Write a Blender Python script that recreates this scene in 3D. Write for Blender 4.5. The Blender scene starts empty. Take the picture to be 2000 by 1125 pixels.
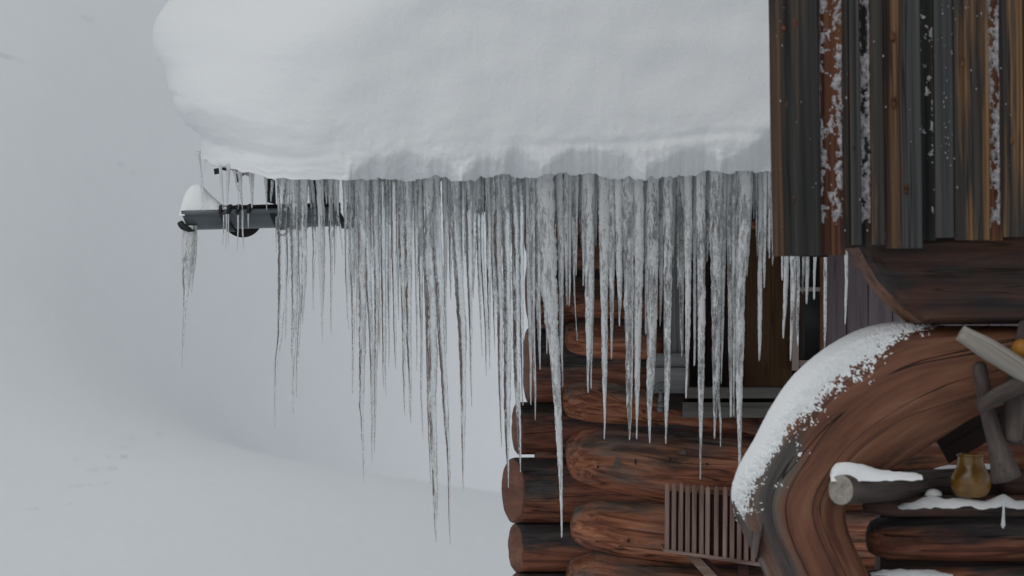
import bpy, math, random
from mathutils import Vector, noise

random.seed(7)
R = math.radians
scene = bpy.context.scene
COL = scene.collection

# ------------------------------------------------------------------ camera, world, sun, exposure
D = 22.0            # metres from the lens to the row of icicles
H = 4.0             # height of the lens above the yard
SC = 500.0          # photo pixels per metre at the icicles

cam_d = bpy.data.cameras.new("camera")
cam_d.sensor_width = 36.0
cam_d.lens = 36.0 * D / (2000.0 / SC)
cam_d.clip_start = 0.5
cam_d.clip_end = 3000.0
cam_d.dof.use_dof = True
cam_d.dof.focus_distance = D
cam_d.dof.aperture_fstop = 4.0
cam = bpy.data.objects.new("camera", cam_d)
cam.location = (0.0, -D, H)
cam.rotation_euler = (R(90), 0, 0)
COL.objects.link(cam)
scene.camera = cam

SUN_EL, SUN_AZ = 56.0, 216.0     # azimuth: clockwise from +Y; behind and left of the camera
world = bpy.data.worlds.new("World")
scene.world = world
world.use_nodes = True
wn = world.node_tree
for n in list(wn.nodes):
    wn.nodes.remove(n)
sky = wn.nodes.new("ShaderNodeTexSky")
sky.sky_type = 'NISHITA'
sky.sun_disc = False
sky.sun_elevation = R(SUN_EL)
sky.sun_rotation = R(SUN_AZ)
sky.altitude = 1500
sky.air_density = 1.0
sky.dust_density = 3.0
hsv = wn.nodes.new("ShaderNodeHueSaturation")
hsv.inputs['Saturation'].default_value = 0.12      # thick cloud: nearly grey light
bg = wn.nodes.new("ShaderNodeBackground")
bg.inputs['Strength'].default_value = 0.097
wo = wn.nodes.new("ShaderNodeOutputWorld")
wn.links.new(sky.outputs[0], hsv.inputs['Color'])
wn.links.new(hsv.outputs[0], bg.inputs['Color'])
wn.links.new(bg.outputs[0], wo.inputs['Surface'])

sun_d = bpy.data.lights.new("sun", 'SUN')
sun_d.energy = 0.6
sun_d.angle = R(60)
sun_d.color = (1.0, 0.985, 0.96)
sun = bpy.data.objects.new("sun", sun_d)
sdir = Vector((math.sin(R(SUN_AZ)) * math.cos(R(SUN_EL)), math.cos(R(SUN_AZ)) * math.cos(R(SUN_EL)), math.sin(R(SUN_EL))))
sun.rotation_euler = sdir.to_track_quat('Z', 'Y').to_euler()
sun.location = (-10, -20, 30)
COL.objects.link(sun)

vs = scene.view_settings
vs.view_transform = 'Standard'
vs.look = 'None'
vs.exposure = 0.0
vs.gamma = 1.0
vs.use_curve_mapping = False
cy = scene.cycles
cy.max_bounces = 14
cy.diffuse_bounces = 4
cy.glossy_bounces = 4
cy.transmission_bounces = 12
cy.transparent_max_bounces = 8
cy.blur_glossy = 0.8
cy.use_denoising = True
cy.sample_clamp_indirect = 4.0

# ------------------------------------------------------------------ helpers
WORLD_LOC = {}


def P(px, py, Y=0.0):
    """world point seen at photo pixel (px, py) standing at depth Y"""
    k = (D + Y) / D
    return Vector(((px - 1000.0) / SC * k, Y, H - (py - 562.5) / SC * k))


def PX(Y=0.0):
    """metres per photo pixel at depth Y"""
    return (D + Y) / D / SC


def empty(name, loc):
    o = bpy.data.objects.new(name, None)
    o.location = loc
    o.empty_display_size = 0.1
    COL.objects.link(o)
    WORLD_LOC[o.name] = Vector(loc)
    return o


def tag(o, label=None, cat=None, group=None, kind=None):
    if label:
        o['label'] = label
    if cat:
        o['category'] = cat
    if group:
        o['group'] = group
    if kind:
        o['kind'] = kind
    return o


def mk(name, verts, faces, mat, parent=None, smooth=True, grain=None, matidx=None, milk=None):
    """one mesh object from world-space vertices; origin at its bottom centre"""
    xs = [v[0] for v in verts]; ys = [v[1] for v in verts]; zs = [v[2] for v in verts]
    c = Vector(((min(xs) + max(xs)) / 2, (min(ys) + max(ys)) / 2, min(zs)))
    me = bpy.data.meshes.new(name)
    me.from_pydata([(v[0] - c.x, v[1] - c.y, v[2] - c.z) for v in verts], [], faces)
    mats = mat if isinstance(mat, (list, tuple)) else [mat]
    for m in mats:
        me.materials.append(m)
    if smooth:
        me.polygons.foreach_set("use_smooth", [True] * len(me.polygons))
    if matidx:
        me.polygons.foreach_set("material_index", matidx)
    if grain is None:
        s = random.uniform(0, 50)
        grain = [(v[0] + s, v[1] + s * 0.7, v[2]) for v in verts]
    at = me.attributes.new("grain", 'FLOAT_VECTOR', 'POINT')
    at.data.foreach_set("vector", [q for g in grain for q in g])
    if milk is not None:
        am = me.attributes.new("milk", 'FLOAT', 'POINT')
        am.data.foreach_set("value", milk)
    me.update()
    o = bpy.data.objects.new(name, me)
    COL.objects.link(o)
    if parent is not None:
        o.parent = parent
        o.location = c - WORLD_LOC[parent.name]
    else:
        o.location = c
    WORLD_LOC[o.name] = c
    return o


def grid_faces(nr, nc, wrap=False):
    f = []
    for i in range(nr - 1):
        for j in range(nc - 1 if not wrap else nc):
            a = i * nc + j
            b = i * nc + (j + 1) % nc
            f.append((a, b, b + nc, a + nc))
    return f


def fbm(x, y, z, o=4):
    return noise.fractal(Vector((x, y, z)), 1.0, 2.0, o)


def nz(x, y=0.0, z=0.0):
    return noise.noise(Vector((x, y, z)))


def sm(a, b, x):
    t = max(0.0, min(1.0, (x - a) / (b - a)))
    return t * t * (3 - 2 * t)


def lut(tab, x):
    if x <= tab[0][0]:
        return tab[0][1]
    for (x0, y0), (x1, y1) in zip(tab, tab[1:]):
        if x <= x1:
            t = (x - x0) / (x1 - x0)
            return y0 + (y1 - y0) * t
    return tab[-1][1]


def catmull(pts, n):
    """n samples along control tuples, chord-weighted, smooth"""
    cum = [0.0]
    for a, b in zip(pts, pts[1:]):
        cum.append(cum[-1] + math.hypot(b[0] - a[0], b[1] - a[1]))
    out = []
    for k in range(n):
        s = cum[-1] * k / (n - 1)
        i = 0
        while i < len(pts) - 2 and s > cum[i + 1]:
            i += 1
        t = (s - cum[i]) / max(1e-9, cum[i + 1] - cum[i])
        p1, p2 = pts[i], pts[i + 1]
        p0 = pts[max(0, i - 1)]; p3 = pts[min(len(pts) - 1, i + 2)]
        h1 = cum[i + 1] - cum[i]
        h0 = (cum[i] - cum[i - 1]) if i > 0 else h1
        h2 = (cum[i + 2] - cum[i + 1]) if i + 2 < len(pts) else h1
        v = []
        for q in range(len(p1)):
            m1 = (p2[q] - p0[q]) / (h0 + h1) * h1
            m2 = (p3[q] - p1[q]) / (h1 + h2) * h1
            t2, t3 = t * t, t * t * t
            v.append((2 * t3 - 3 * t2 + 1) * p1[q] + (t3 - 2 * t2 + t) * m1 + (-2 * t3 + 3 * t2) * p2[q] + (t3 - t2) * m2)
        out.append(v)
    return out


def box(x0, x1, y0, y1, z0, z1, wob=0.0):
    v = [(x, y, z) for z in (z0, z1) for y in (y0, y1) for x in (x0, x1)]
    if wob:
        v = [(a + random.uniform(-wob, wob), b + random.uniform(-wob, wob), c + random.uniform(-wob, wob)) for a, b, c in v]
    f = [(0, 2, 3, 1), (4, 5, 7, 6), (0, 1, 5, 4), (2, 6, 7, 3), (0, 4, 6, 2), (1, 3, 7, 5)]
    return v, f


def plank(name, c0, c1, w, t, mat, parent, axis_n=(0, -1, 0), bev=0.004, roundtop=False, nl=14, wav=0.0015):
    """a sawn board from c0 to c1 (centres), width w, thickness t, bevelled, gently uneven"""
    c0 = Vector(c0); c1 = Vector(c1)
    d = (c1 - c0); L = d.length; d.normalize()
    n = Vector(axis_n); n = (n - d * n.dot(d)).normalized()
    s = d.cross(n)
    seed = random.uniform(0, 90)
    prof = [(-w / 2 + bev, -t / 2), (-w / 2, -t / 2 + bev), (-w / 2, t / 2 - bev), (-w / 2 + bev, t / 2),
            (-w / 6, t / 2), (w / 6, t / 2),
            (w / 2 - bev, t / 2), (w / 2, t / 2 - bev), (w / 2, -t / 2 + bev), (w / 2 - bev, -t / 2)]
    V, G, F = [], [], []
    rows = [L * k / (nl - 1) for k in range(nl)]
    for l in rows:
        sc = 1.0
        if roundtop:
            u = (L - l) / (w / 2)
            if u < 1:
                sc = math.sqrt(max(0.0, 1 - (1 - u) ** 2)) * 0.9 + 0.1
        for a, b in prof:
            q = nz(a * 6 + seed, l * 1.7, b * 5) * wav
            p = c0 + d * l + s * (a * sc + q) + n * (b + q * 0.6)
            V.append(p); G.append((l + seed, a + seed * 0.3, b + seed * 0.6))
    m = len(prof)
    F = grid_faces(nl, m, True)
    F.append(tuple(range(m))[::-1]); F.append(tuple(range((nl - 1) * m, nl * m)))
    return mk(name, V, F, mat, parent, smooth=False, grain=G)


def tube(name, pts, mat, parent=None, seg=20, rough=0.04, step=0.04, squash=1.0, endbulge=(0.3, 0.3), capmat=None, freq=3.0, world=True, flat=(False, False)):
    """round timber through world points (x, y, z, radius); ends rounded or flat cut"""
    n = max(6, int(sum((Vector(a[:3]) - Vector(b[:3])).length for a, b in zip(pts, pts[1:])) / step))
    sm_p = []
    cum = [0.0]
    for a, b in zip(pts, pts[1:]):
        cum.append(cum[-1] + (Vector(a[:3]) - Vector(b[:3])).length)
    for k in range(n):
        s = cum[-1] * k / (n - 1)
        i = 0
        while i < len(pts) - 2 and s > cum[i + 1]:
            i += 1
        t = (s - cum[i]) / max(1e-9, cum[i + 1] - cum[i])
        tt = t * t * (3 - 2 * t) if len(pts) > 3 else t
        a, b = pts[i], pts[i + 1]
        sm_p.append([a[q] + (b[q] - a[q]) * (t if q < 3 else tt) for q in range(4)])
    seed = random.uniform(0, 90)
    V, G, rings, MK = [], [], [], []
    up0 = Vector((0, 0, 1))

    def ring(c, d, r, l, fl=1.0):
        u = d.cross(up0)
        if u.length < 0.05:
            u = Vector((1, 0, 0))
        u.normalize(); w = u.cross(d).normalized()
        st = len(V)
        for j in range(seg):
            a = 2 * math.pi * j / seg
            ca, sa = math.cos(a), math.sin(a)
            rr = r * (1 + rough * fl * (1.4 * nz(ca * 1.1 + seed, sa * 1.1, l * freq) + 0.7 * nz(ca * 3 + seed, sa * 3, l * freq * 2.3)))
            V.append(c + u * (ca * rr * squash) + w * (sa * rr))
            G.append((l + seed, r * ca * 1.2 + seed * .3, r * sa * 1.2 + seed * .6)); MK.append(sa)
        rings.append(st)
    for k, p in enumerate(sm_p):
        c = Vector(p[:3])
        a = Vector(sm_p[max(0, k - 1)][:3]); b = Vector(sm_p[min(n - 1, k + 1)][:3])
        d = (b - a).normalized()
        l = cum[-1] * k / (n - 1)
        if k == 0:
            e = endbulge[0]
            steps = (0.25, 0.6, 0.86) if not flat[0] else (0.45, 0.93)
            for q in steps:
                off = e * p[3] * math.sqrt(1 - q * q) if not flat[0] else e * p[3] * 0.1 * (1 - q)
                ring(c - d * off, d, p[3] * q, l - off)
        ring(c, d, p[3], l)
        if k == n - 1:
            e = endbulge[1]
            for q in ((0.86, 0.6, 0.25) if not flat[1] else (0.93, 0.45)):
                off = e * p[3] * math.sqrt(1 - q * q) if not flat[1] else e * p[3] * 0.1 * (1 - q)
                ring(c + d * off, d, p[3] * q, l + off)
    F = grid_faces(len(rings), seg, True)
    MI = None
    if capmat:
        MI = [0] * len(F)
        nc0 = 2 if flat[0] else 3
        for i in range(len(rings) - 1):
            if (flat[0] and i < nc0) or (flat[1] and i >= len(rings) - 1 - 2):
                for j in range(seg):
                    MI[i * seg + j] = 1
    F.append(tuple(range(seg))[::-1]); F.append(tuple(range((len(rings) - 1) * seg, len(rings) * seg)))
    if MI is not None:
        MI += [1 if flat[0] else 0, 1 if flat[1] else 0]
    mats = [mat, capmat] if capmat else mat
    return mk(name, V, F, mats, parent, grain=G, matidx=MI, milk=MK)


def prism(name, poly_f, poly_b, mat, parent=None, smooth=False, grain=None):
    """solid between a front outline and a back outline (same count, world points)"""
    n = len(poly_f)
    V = list(poly_f) + list(poly_b)
    F = [tuple(range(n)), tuple(range(2 * n - 1, n - 1, -1))]
    for i in range(n):
        j = (i + 1) % n
        F.append((i, i + n, j + n, j))
    return mk(name, V, F, mat, parent, smooth=smooth, grain=grain)


# ------------------------------------------------------------------ materials
def newmat(name):
    m = bpy.data.materials.new(name)
    m.use_nodes = True
    t = m.node_tree
    b = t.nodes['Principled BSDF']
    return m, t, b


def N(t, kind, **kw):
    n = t.nodes.new(kind)
    for k, v in kw.items():
        setattr(n, k, v)
    return n


def ramp(t, stops, interp='LINEAR'):
    r = t.nodes.new("ShaderNodeValToRGB")
    r.color_ramp.interpolation = interp
    e = r.color_ramp.elements
    while len(e) > 1:
        e.remove(e[-1])
    e[0].position = stops[0][0]; e[0].color = (*stops[0][1], 1)
    for p, c in stops[1:]:
        q = e.new(p); q.color = (*c, 1)
    return r


def wood(name, stops, patch=None, patch_amt=(0.45, 0.62), grain=(1.6, 26, 26), crack=0.5, cw=0.010, rough=0.75, spec=0.25, bump=0.35, patch_scale=3.0, var=0.35, pmap=None, cscale=(0.35, 11, 11), dist=0.5, top=0.0):
    m, t, b = newmat(name)
    L = t.links
    at = N(t, "ShaderNodeAttribute", attribute_name="grain")
    mp = N(t, "ShaderNodeMapping"); mp.inputs['Scale'].default_value = grain
    L.new(at.outputs['Vector'], mp.inputs['Vector'])
    n1 = N(t, "ShaderNodeTexNoise"); n1.inputs['Scale'].default_value = 1.0; n1.inputs['Detail'].default_value = 8; n1.inputs['Roughness'].default_value = 0.62; n1.inputs['Distortion'].default_value = dist
    L.new(mp.outputs[0], n1.inputs['Vector'])
    rc = ramp(t, stops)
    L.new(n1.outputs['Fac'], rc.inputs[0])
    col = rc.outputs[0]
    if patch:
        mp2 = N(t, "ShaderNodeMapping"); mp2.inputs['Scale'].default_value = pmap or (patch_scale, patch_scale * 3.2, patch_scale * 3.2)
        L.new(at.outputs['Vector'], mp2.inputs['Vector'])
        n2 = N(t, "ShaderNodeTexNoise"); n2.inputs['Scale'].default_value = 1.0; n2.inputs['Detail'].default_value = 5; n2.inputs['Roughness'].default_value = 0.6
        L.new(mp2.outputs[0], n2.inputs['Vector'])
        mr = N(t, "ShaderNodeMapRange"); mr.inputs['From Min'].default_value = patch_amt[0]; mr.inputs['From Max'].default_value = patch_amt[1]
        if top:
            am = N(t, "ShaderNodeAttribute", attribute_name="milk")
            ma = N(t, "ShaderNodeMath", operation='MULTIPLY_ADD'); ma.inputs[1].default_value = top
            L.new(am.outputs['Fac'], ma.inputs[0]); L.new(n2.outputs['Fac'], ma.inputs[2])
            L.new(ma.outputs[0], mr.inputs['Value'])
        else:
            L.new(n2.outputs['Fac'], mr.inputs['Value'])
        rc2 = ramp(t, patch)
        L.new(n1.outputs['Fac'], rc2.inputs[0])
        mx = N(t, "ShaderNodeMix", data_type='RGBA')
        L.new(mr.outputs[0], mx.inputs[0]); L.new(col, mx.inputs[6]); L.new(rc2.outputs[0], mx.inputs[7])
        col = mx.outputs[2]
    # drying checks: long thin dark lines
    mp3 = N(t, "ShaderNodeMapping"); mp3.inputs['Scale'].default_value = cscale
    L.new(at.outputs['Vector'], mp3.inputs['Vector'])
    n3 = N(t, "ShaderNodeTexNoise"); n3.inputs['Scale'].default_value = 1.0; n3.inputs['Detail'].default_value = 3.0; n3.inputs['Distortion'].default_value = 0.15
    L.new(mp3.outputs[0], n3.inputs['Vector'])
    sb = N(t, "ShaderNodeMath", operation='SUBTRACT'); sb.inputs[1].default_value = 0.5
    ab = N(t, "ShaderNodeMath", operation='ABSOLUTE')
    L.new(n3.outputs['Fac'], sb.inputs[0]); L.new(sb.outputs[0], ab.inputs[0])
    cr = N(t, "ShaderNodeMapRange"); cr.inputs['From Min'].default_value = cw * 0.25; cr.inputs['From Max'].default_value = cw
    L.new(ab.outputs[0], cr.inputs['Value'])
    ck = N(t, "ShaderNodeMapRange"); ck.inputs['To Min'].default_value = 1 - crack; ck.inputs['To Max'].default_value = 1.0
    L.new(cr.outputs[0], ck.inputs['Value'])
    mul = N(t, "ShaderNodeMix", data_type='RGBA', blend_type='MULTIPLY'); mul.inputs[0].default_value = 1.0
    L.new(col, mul.inputs[6]); L.new(ck.outputs[0], mul.inputs[7])
    oi = N(t, "ShaderNodeObjectInfo")
    vr = N(t, "ShaderNodeMapRange"); vr.inputs['To Min'].default_value = 1 - var; vr.inputs['To Max'].default_value = 1 + var
    L.new(oi.outputs['Random'], vr.inputs['Value'])
    mul2 = N(t, "ShaderNodeMix", data_type='RGBA', blend_type='MULTIPLY'); mul2.inputs[0].default_value = 1.0
    L.new(mul.outputs[2], mul2.inputs[6]); L.new(vr.outputs[0], mul2.inputs[7])
    L.new(mul2.outputs[2], b.inputs['Base Color'])
    b.inputs['Roughness'].default_value = rough
    b.inputs['Specular IOR Level'].default_value = spec
    ad = N(t, "ShaderNodeMath", operation='ADD')
    L.new(n1.outputs['Fac'], ad.inputs[0]); L.new(ck.outputs[0], ad.inputs[1])
    bp = N(t, "ShaderNodeBump"); bp.inputs['Strength'].default_value = bump; bp.inputs['Distance'].default_value = 0.01
    L.new(ad.outputs[0], bp.inputs['Height']); L.new(bp.outputs[0], b.inputs['Normal'])
    return m


def snowmat(name, col=(0.855, 0.885, 0.90), fine=60.0, bump=0.25, sss=0.0, dist=0.01):
    m, t, b = newmat(name)
    L = t.links
    tc = N(t, "ShaderNodeTexCoord")
    n1 = N(t, "ShaderNodeTexNoise"); n1.inputs['Scale'].default_value = fine; n1.inputs['Detail'].default_value = 6; n1.inputs['Roughness'].default_value = 0.65
    L.new(tc.outputs['Object'], n1.inputs['Vector'])
    bp = N(t, "ShaderNodeBump"); bp.inputs['Strength'].default_value = bump; bp.inputs['Distance'].default_value = dist
    L.new(n1.outputs['Fac'], bp.inputs['Height']); L.new(bp.outputs[0], b.inputs['Normal'])
    b.inputs['Base Color'].default_value = (*col, 1)
    b.inputs['Roughness'].default_value = 0.75
    b.inputs['Specular IOR Level'].default_value = 0.15
    if sss:
        b.inputs['Subsurface Weight'].default_value = sss
        b.inputs['Subsurface Radius'].default_value = (0.03, 0.035, 0.04)
        b.inputs['Subsurface Scale'].default_value = 1.0
    return m


def plain(name, col, rough=0.5, metal=0.0, spec=0.4, nscale=18, amt=0.25, bump=0.1):
    m, t, b = newmat(name)
    L = t.links
    tc = N(t, "ShaderNodeTexCoord")
    n1 = N(t, "ShaderNodeTexNoise"); n1.inputs['Scale'].default_value = nscale; n1.inputs['Detail'].default_value = 6
    L.new(tc.outputs['Object'], n1.inputs['Vector'])
    rc = ramp(t, [(0.25, tuple(c * (1 - amt) for c in col)), (0.75, tuple(min(1, c * (1 + amt)) for c in col))])
    L.new(n1.outputs['Fac'], rc.inputs[0]); L.new(rc.outputs[0], b.inputs['Base Color'])
    b.inputs['Roughness'].default_value = rough; b.inputs['Metallic'].default_value = metal
    b.inputs['Specular IOR Level'].default_value = spec
    bp = N(t, "ShaderNodeBump"); bp.inputs['Strength'].default_value = bump; bp.inputs['Distance'].default_value = 0.005
    L.new(n1.outputs['Fac'], bp.inputs['Height']); L.new(bp.outputs[0], b.inputs['Normal'])
    return m


def icemat(name, lo=0.02, hi=0.86, r0=1.13, r1=1.25, sk=(88, 88, 5), wcol=(0.93, 0.95, 0.96)):
    m, t, b = newmat(name)
    L = t.links
    t.nodes.remove(b)
    out = t.nodes['Material Output']
    at = N(t, "ShaderNodeAttribute", attribute_name="grain")
    mk_ = N(t, "ShaderNodeAttribute", attribute_name="milk")

    def nse(scale, detail, dist=0.0):
        mp = N(t, "ShaderNodeMapping"); mp.inputs['Scale'].default_value = scale
        L.new(at.outputs['Vector'], mp.inputs['Vector'])
        n = N(t, "ShaderNodeTexNoise"); n.inputs['Scale'].default_value = 1.0; n.inputs['Detail'].default_value = detail
        n.inputs['Roughness'].default_value = 0.65; n.inputs['Distortion'].default_value = dist
        L.new(mp.outputs[0], n.inputs['Vector'])
        return n
    streak = nse(sk, 3, 0.6)        # cloudy veins running down the ice
    beads = nse((115, 115, 55), 3, 0.4)      # bubbles and melt beads
    ad = N(t, "ShaderNodeMath", operation='MULTIPLY_ADD'); ad.inputs[1].default_value = 0.5
    L.new(beads.outputs['Fac'], ad.inputs[0]); L.new(streak.outputs['Fac'], ad.inputs[2])
    a2 = N(t, "ShaderNodeMath", operation='ADD')
    L.new(ad.outputs[0], a2.inputs[0]); L.new(mk_.outputs['Fac'], a2.inputs[1])
    mr = N(t, "ShaderNodeMapRange"); mr.inputs['From Min'].default_value = r0; mr.inputs['From Max'].default_value = r1
    mr.inputs['To Min'].default_value = lo; mr.inputs['To Max'].default_value = hi
    L.new(a2.outputs[0], mr.inputs['Value'])
    rip = nse((70, 70, 13), 5, 0.4)
    bp = N(t, "ShaderNodeBump"); bp.inputs['Strength'].default_value = 0.65; bp.inputs['Distance'].default_value = 0.008
    L.new(rip.outputs['Fac'], bp.inputs['Height'])
    gl = N(t, "ShaderNodeBsdfGlass"); gl.inputs['IOR'].default_value = 1.31; gl.inputs['Roughness'].default_value = 0.03
    gl.inputs['Color'].default_value = (0.96, 0.98, 0.985, 1)
    L.new(bp.outputs[0], gl.inputs['Normal'])
    df = N(t, "ShaderNodeBsdfDiffuse"); df.inputs['Color'].default_value = (*wcol, 1)
    L.new(bp.outputs[0], df.inputs['Normal'])
    tl = N(t, "ShaderNodeBsdfTranslucent"); tl.inputs['Color'].default_value = (*wcol, 1)
    m1 = N(t, "ShaderNodeMixShader"); m1.inputs[0].default_value = 0.25
    L.new(df.outputs[0], m1.inputs[1]); L.new(tl.outputs[0], m1.inputs[2])
    gs = N(t, "ShaderNodeBsdfGlossy"); gs.inputs['Roughness'].default_value = 0.10
    L.new(bp.outputs[0], gs.inputs['Normal'])
    fr_ = N(t, "ShaderNodeFresnel"); fr_.inputs['IOR'].default_value = 1.35
    L.new(bp.outputs[0], fr_.inputs['Normal'])
    mw = N(t, "ShaderNodeMixShader")
    L.new(fr_.outputs[0], mw.inputs[0]); L.new(m1.outputs[0], mw.inputs[1]); L.new(gs.outputs[0], mw.inputs[2])
    m2 = N(t, "ShaderNodeMixShader")
    L.new(mr.outputs[0], m2.inputs[0]); L.new(gl.outputs[0], m2.inputs[1]); L.new(mw.outputs[0], m2.inputs[2])
    L.new(m2.outputs[0], out.inputs['Surface'])
    return m


M_SNOW = snowmat("roof_snow_mat", fine=38, bump=0.32, dist=0.012)
M_SNOWG = snowmat("ground_snow_mat", col=(0.775, 0.82, 0.855), fine=1.2, bump=0.2, dist=0.15)
M_SNOWS = snowmat("patch_snow_mat", fine=90, bump=0.5, dist=0.008)
M_ICE = icemat("ice_clear_mat")
M_ICEW = icemat("ice_cloudy_mat", lo=0.12, hi=0.90, r0=1.06, r1=1.28, sk=(62, 62, 9))
M_LOG = wood("log_red_mat", [(0.3, (0.085, 0.030, 0.019)), (0.42, (0.19, 0.068, 0.038)), (0.5, (0.29, 0.110, 0.060)), (0.58, (0.38, 0.155, 0.086)), (0.7, (0.45, 0.22, 0.135))],
             patch=[(0.32, (0.05, 0.040, 0.036)), (0.5, (0.105, 0.082, 0.072)), (0.68, (0.17, 0.137, 0.12))], patch_amt=(0.45, 0.66), patch_scale=2.4, var=0.2, top=0.13,
             grain=(4, 30, 30), dist=0.9, bump=0.7, cw=0.006, crack=0.7)
M_LOGM = wood("log_maroon_mat", [(0.3, (0.045, 0.017, 0.012)), (0.45, (0.11, 0.040, 0.025)), (0.55, (0.18, 0.068, 0.040)), (0.7, (0.27, 0.11, 0.065))],
              patch=[(0.32, (0.016, 0.016, 0.017)), (0.5, (0.04, 0.035, 0.034)), (0.68, (0.085, 0.068, 0.06))], patch_amt=(0.46, 0.58), patch_scale=1.8, var=0.2, top=0.16,
              grain=(4, 30, 30), dist=0.8, bump=0.7, cw=0.006, crack=0.7)
M_LOGEND = wood("log_end_mat", [(0.25, (0.08, 0.035, 0.022)), (0.5, (0.17, 0.075, 0.045)), (0.75, (0.24, 0.12, 0.08))], grain=(10, 14, 3), crack=0.4, var=0.15)
M_LOGD = wood("log_dark_mat", [(0.25, (0.025, 0.014, 0.011)), (0.5, (0.075, 0.037, 0.026)), (0.75, (0.13, 0.07, 0.05))],
              patch=[(0.3, (0.02, 0.017, 0.017)), (0.7, (0.06, 0.05, 0.047))], patch_amt=(0.42, 0.6), var=0.15)
M_BR = wood("brace_mat", [(0.3, (0.060, 0.024, 0.014)), (0.43, (0.115, 0.043, 0.023)), (0.52, (0.165, 0.066, 0.034)), (0.62, (0.20, 0.096, 0.053)), (0.72, (0.25, 0.145, 0.088))],
            patch=[(0.3, (0.035, 0.031, 0.029)), (0.5, (0.08, 0.069, 0.061)), (0.7, (0.15, 0.13, 0.112))], patch_amt=(0.52, 0.75), grain=(1.8, 22, 14), crack=0.95, cw=0.004,
            pmap=(1.6, 5, 3), cscale=(0.3, 8, 4), dist=0.45, var=0.0, top=0.22, bump=0.7, rough=0.6, spec=0.35)
M_SILL = wood("sill_wood_mat", [(0.25, (0.06, 0.056, 0.053)), (0.5, (0.115, 0.108, 0.10)), (0.75, (0.17, 0.16, 0.15))], crack=0.4, var=0.1)
M_GREYW = wood("grey_wood_mat", [(0.25, (0.10, 0.10, 0.10)), (0.5, (0.19, 0.19, 0.19)), (0.75, (0.27, 0.265, 0.26))], crack=0.4, var=0.1)
M_PLNK = wood("mauve_plank_mat", [(0.25, (0.12, 0.10, 0.11)), (0.5, (0.20, 0.165, 0.175)), (0.75, (0.27, 0.23, 0.235))], crack=0.3, var=0.1)
M_PANEL = wood("brown_panel_mat", [(0.25, (0.075, 0.042, 0.020)), (0.5, (0.13, 0.075, 0.036)), (0.75, (0.18, 0.105, 0.052))], crack=0.3, var=0.1)
M_DARKW = wood("dark_wood_mat", [(0.25, (0.015, 0.011, 0.010)), (0.5, (0.035, 0.024, 0.021)), (0.75, (0.06, 0.04, 0.034))], crack=0.4, var=0.1)
M_SLAT = wood("slat_mat", [(0.3, (0.12, 0.075, 0.06)), (0.5, (0.22, 0.145, 0.12)), (0.7, (0.31, 0.22, 0.185))], grain=(3, 40, 40), crack=0.3, var=0.12)
M_SLATD = wood("slat_dark_mat", [(0.3, (0.03, 0.011, 0.010)), (0.7, (0.07, 0.028, 0.023))], var=0.1)
M_CREAM = wood("cream_frame_mat", [(0.3, (0.28, 0.22, 0.19)), (0.7, (0.44, 0.37, 0.33))], crack=0.2, var=0.05)
M_METAL = plain("gutter_metal_mat", (0.105, 0.125, 0.135), rough=0.45, metal=0.3, nscale=9, amt=0.25)
M_METALD = plain("dark_metal_mat", (0.016, 0.018, 0.021), rough=0.5, metal=0.2, nscale=20)
M_ZINC = plain("hook_metal_mat", (0.16, 0.18, 0.18), rough=0.4, metal=0.6, nscale=30)
M_GLASS = plain("pane_glass_mat", (0.035, 0.042, 0.045), rough=0.08, spec=0.6, nscale=3, amt=0.4, bump=0.02)
M_JAR = plain("jar_glaze_mat", (0.15, 0.075, 0.011), rough=0.22, spec=0.6, nscale=14, amt=0.6, bump=0.08)
M_ORANGE = plain("orange_mat", (0.36, 0.15, 0.02), rough=0.5, nscale=10, amt=0.3)
M_PALE = wood("pale_stick_mat", [(0.25, (0.17, 0.155, 0.135)), (0.5, (0.28, 0.255, 0.225)), (0.75, (0.38, 0.35, 0.31))], crack=0.3, var=0.1)
M_DRIFT = wood("driftwood_mat", [(0.25, (0.03, 0.024, 0.021)), (0.5, (0.085, 0.067, 0.06)), (0.75, (0.16, 0.132, 0.12))], grain=(3, 20, 20), crack=0.5, var=0.1)
BK = dict(grain=(0.6, 55, 55), cscale=(0.2, 15, 15), dist=0.15, var=0.12, pmap=(0.40, 8, 8), crack=0.6)
B_DARK = wood("board_dark_mat", [(0.34, (0.011, 0.0112, 0.011)), (0.5, (0.026, 0.026, 0.025)), (0.66, (0.05, 0.047, 0.042))],
              patch=[(0.36, (0.022, 0.015, 0.011)), (0.5, (0.065, 0.040, 0.025)), (0.66, (0.12, 0.075, 0.043))], patch_amt=(0.50, 0.60), **BK)
B_GREY = wood("board_grey_mat", [(0.34, (0.026, 0.027, 0.0275)), (0.5, (0.050, 0.052, 0.052)), (0.66, (0.08, 0.08, 0.077))],
              patch=[(0.36, (0.026, 0.017, 0.012)), (0.5, (0.095, 0.052, 0.028)), (0.66, (0.20, 0.112, 0.058))], patch_amt=(0.53, 0.60), **BK)
B_TAN = wood("board_tan_mat", [(0.34, (0.07, 0.038, 0.019)), (0.46, (0.16, 0.088, 0.042)), (0.55, (0.25, 0.14, 0.066)), (0.66, (0.36, 0.225, 0.12))],
             patch=[(0.38, (0.018, 0.017, 0.0165)), (0.62, (0.062, 0.055, 0.047))], patch_amt=(0.47, 0.53), **BK)
B_RUST = wood("board_rust_mat", [(0.36, (0.035, 0.015, 0.009)), (0.5, (0.12, 0.046, 0.023)), (0.66, (0.22, 0.10, 0.05))],
              patch=[(0.36, (0.028, 0.018, 0.015)), (0.64, (0.10, 0.06, 0.046))], patch_amt=(0.5, 0.64), **BK)
M_FROST = plain("frost_mat", (0.42, 0.405, 0.415), rough=0.8, spec=0.15, nscale=55, amt=0.6, bump=0.6)

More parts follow.
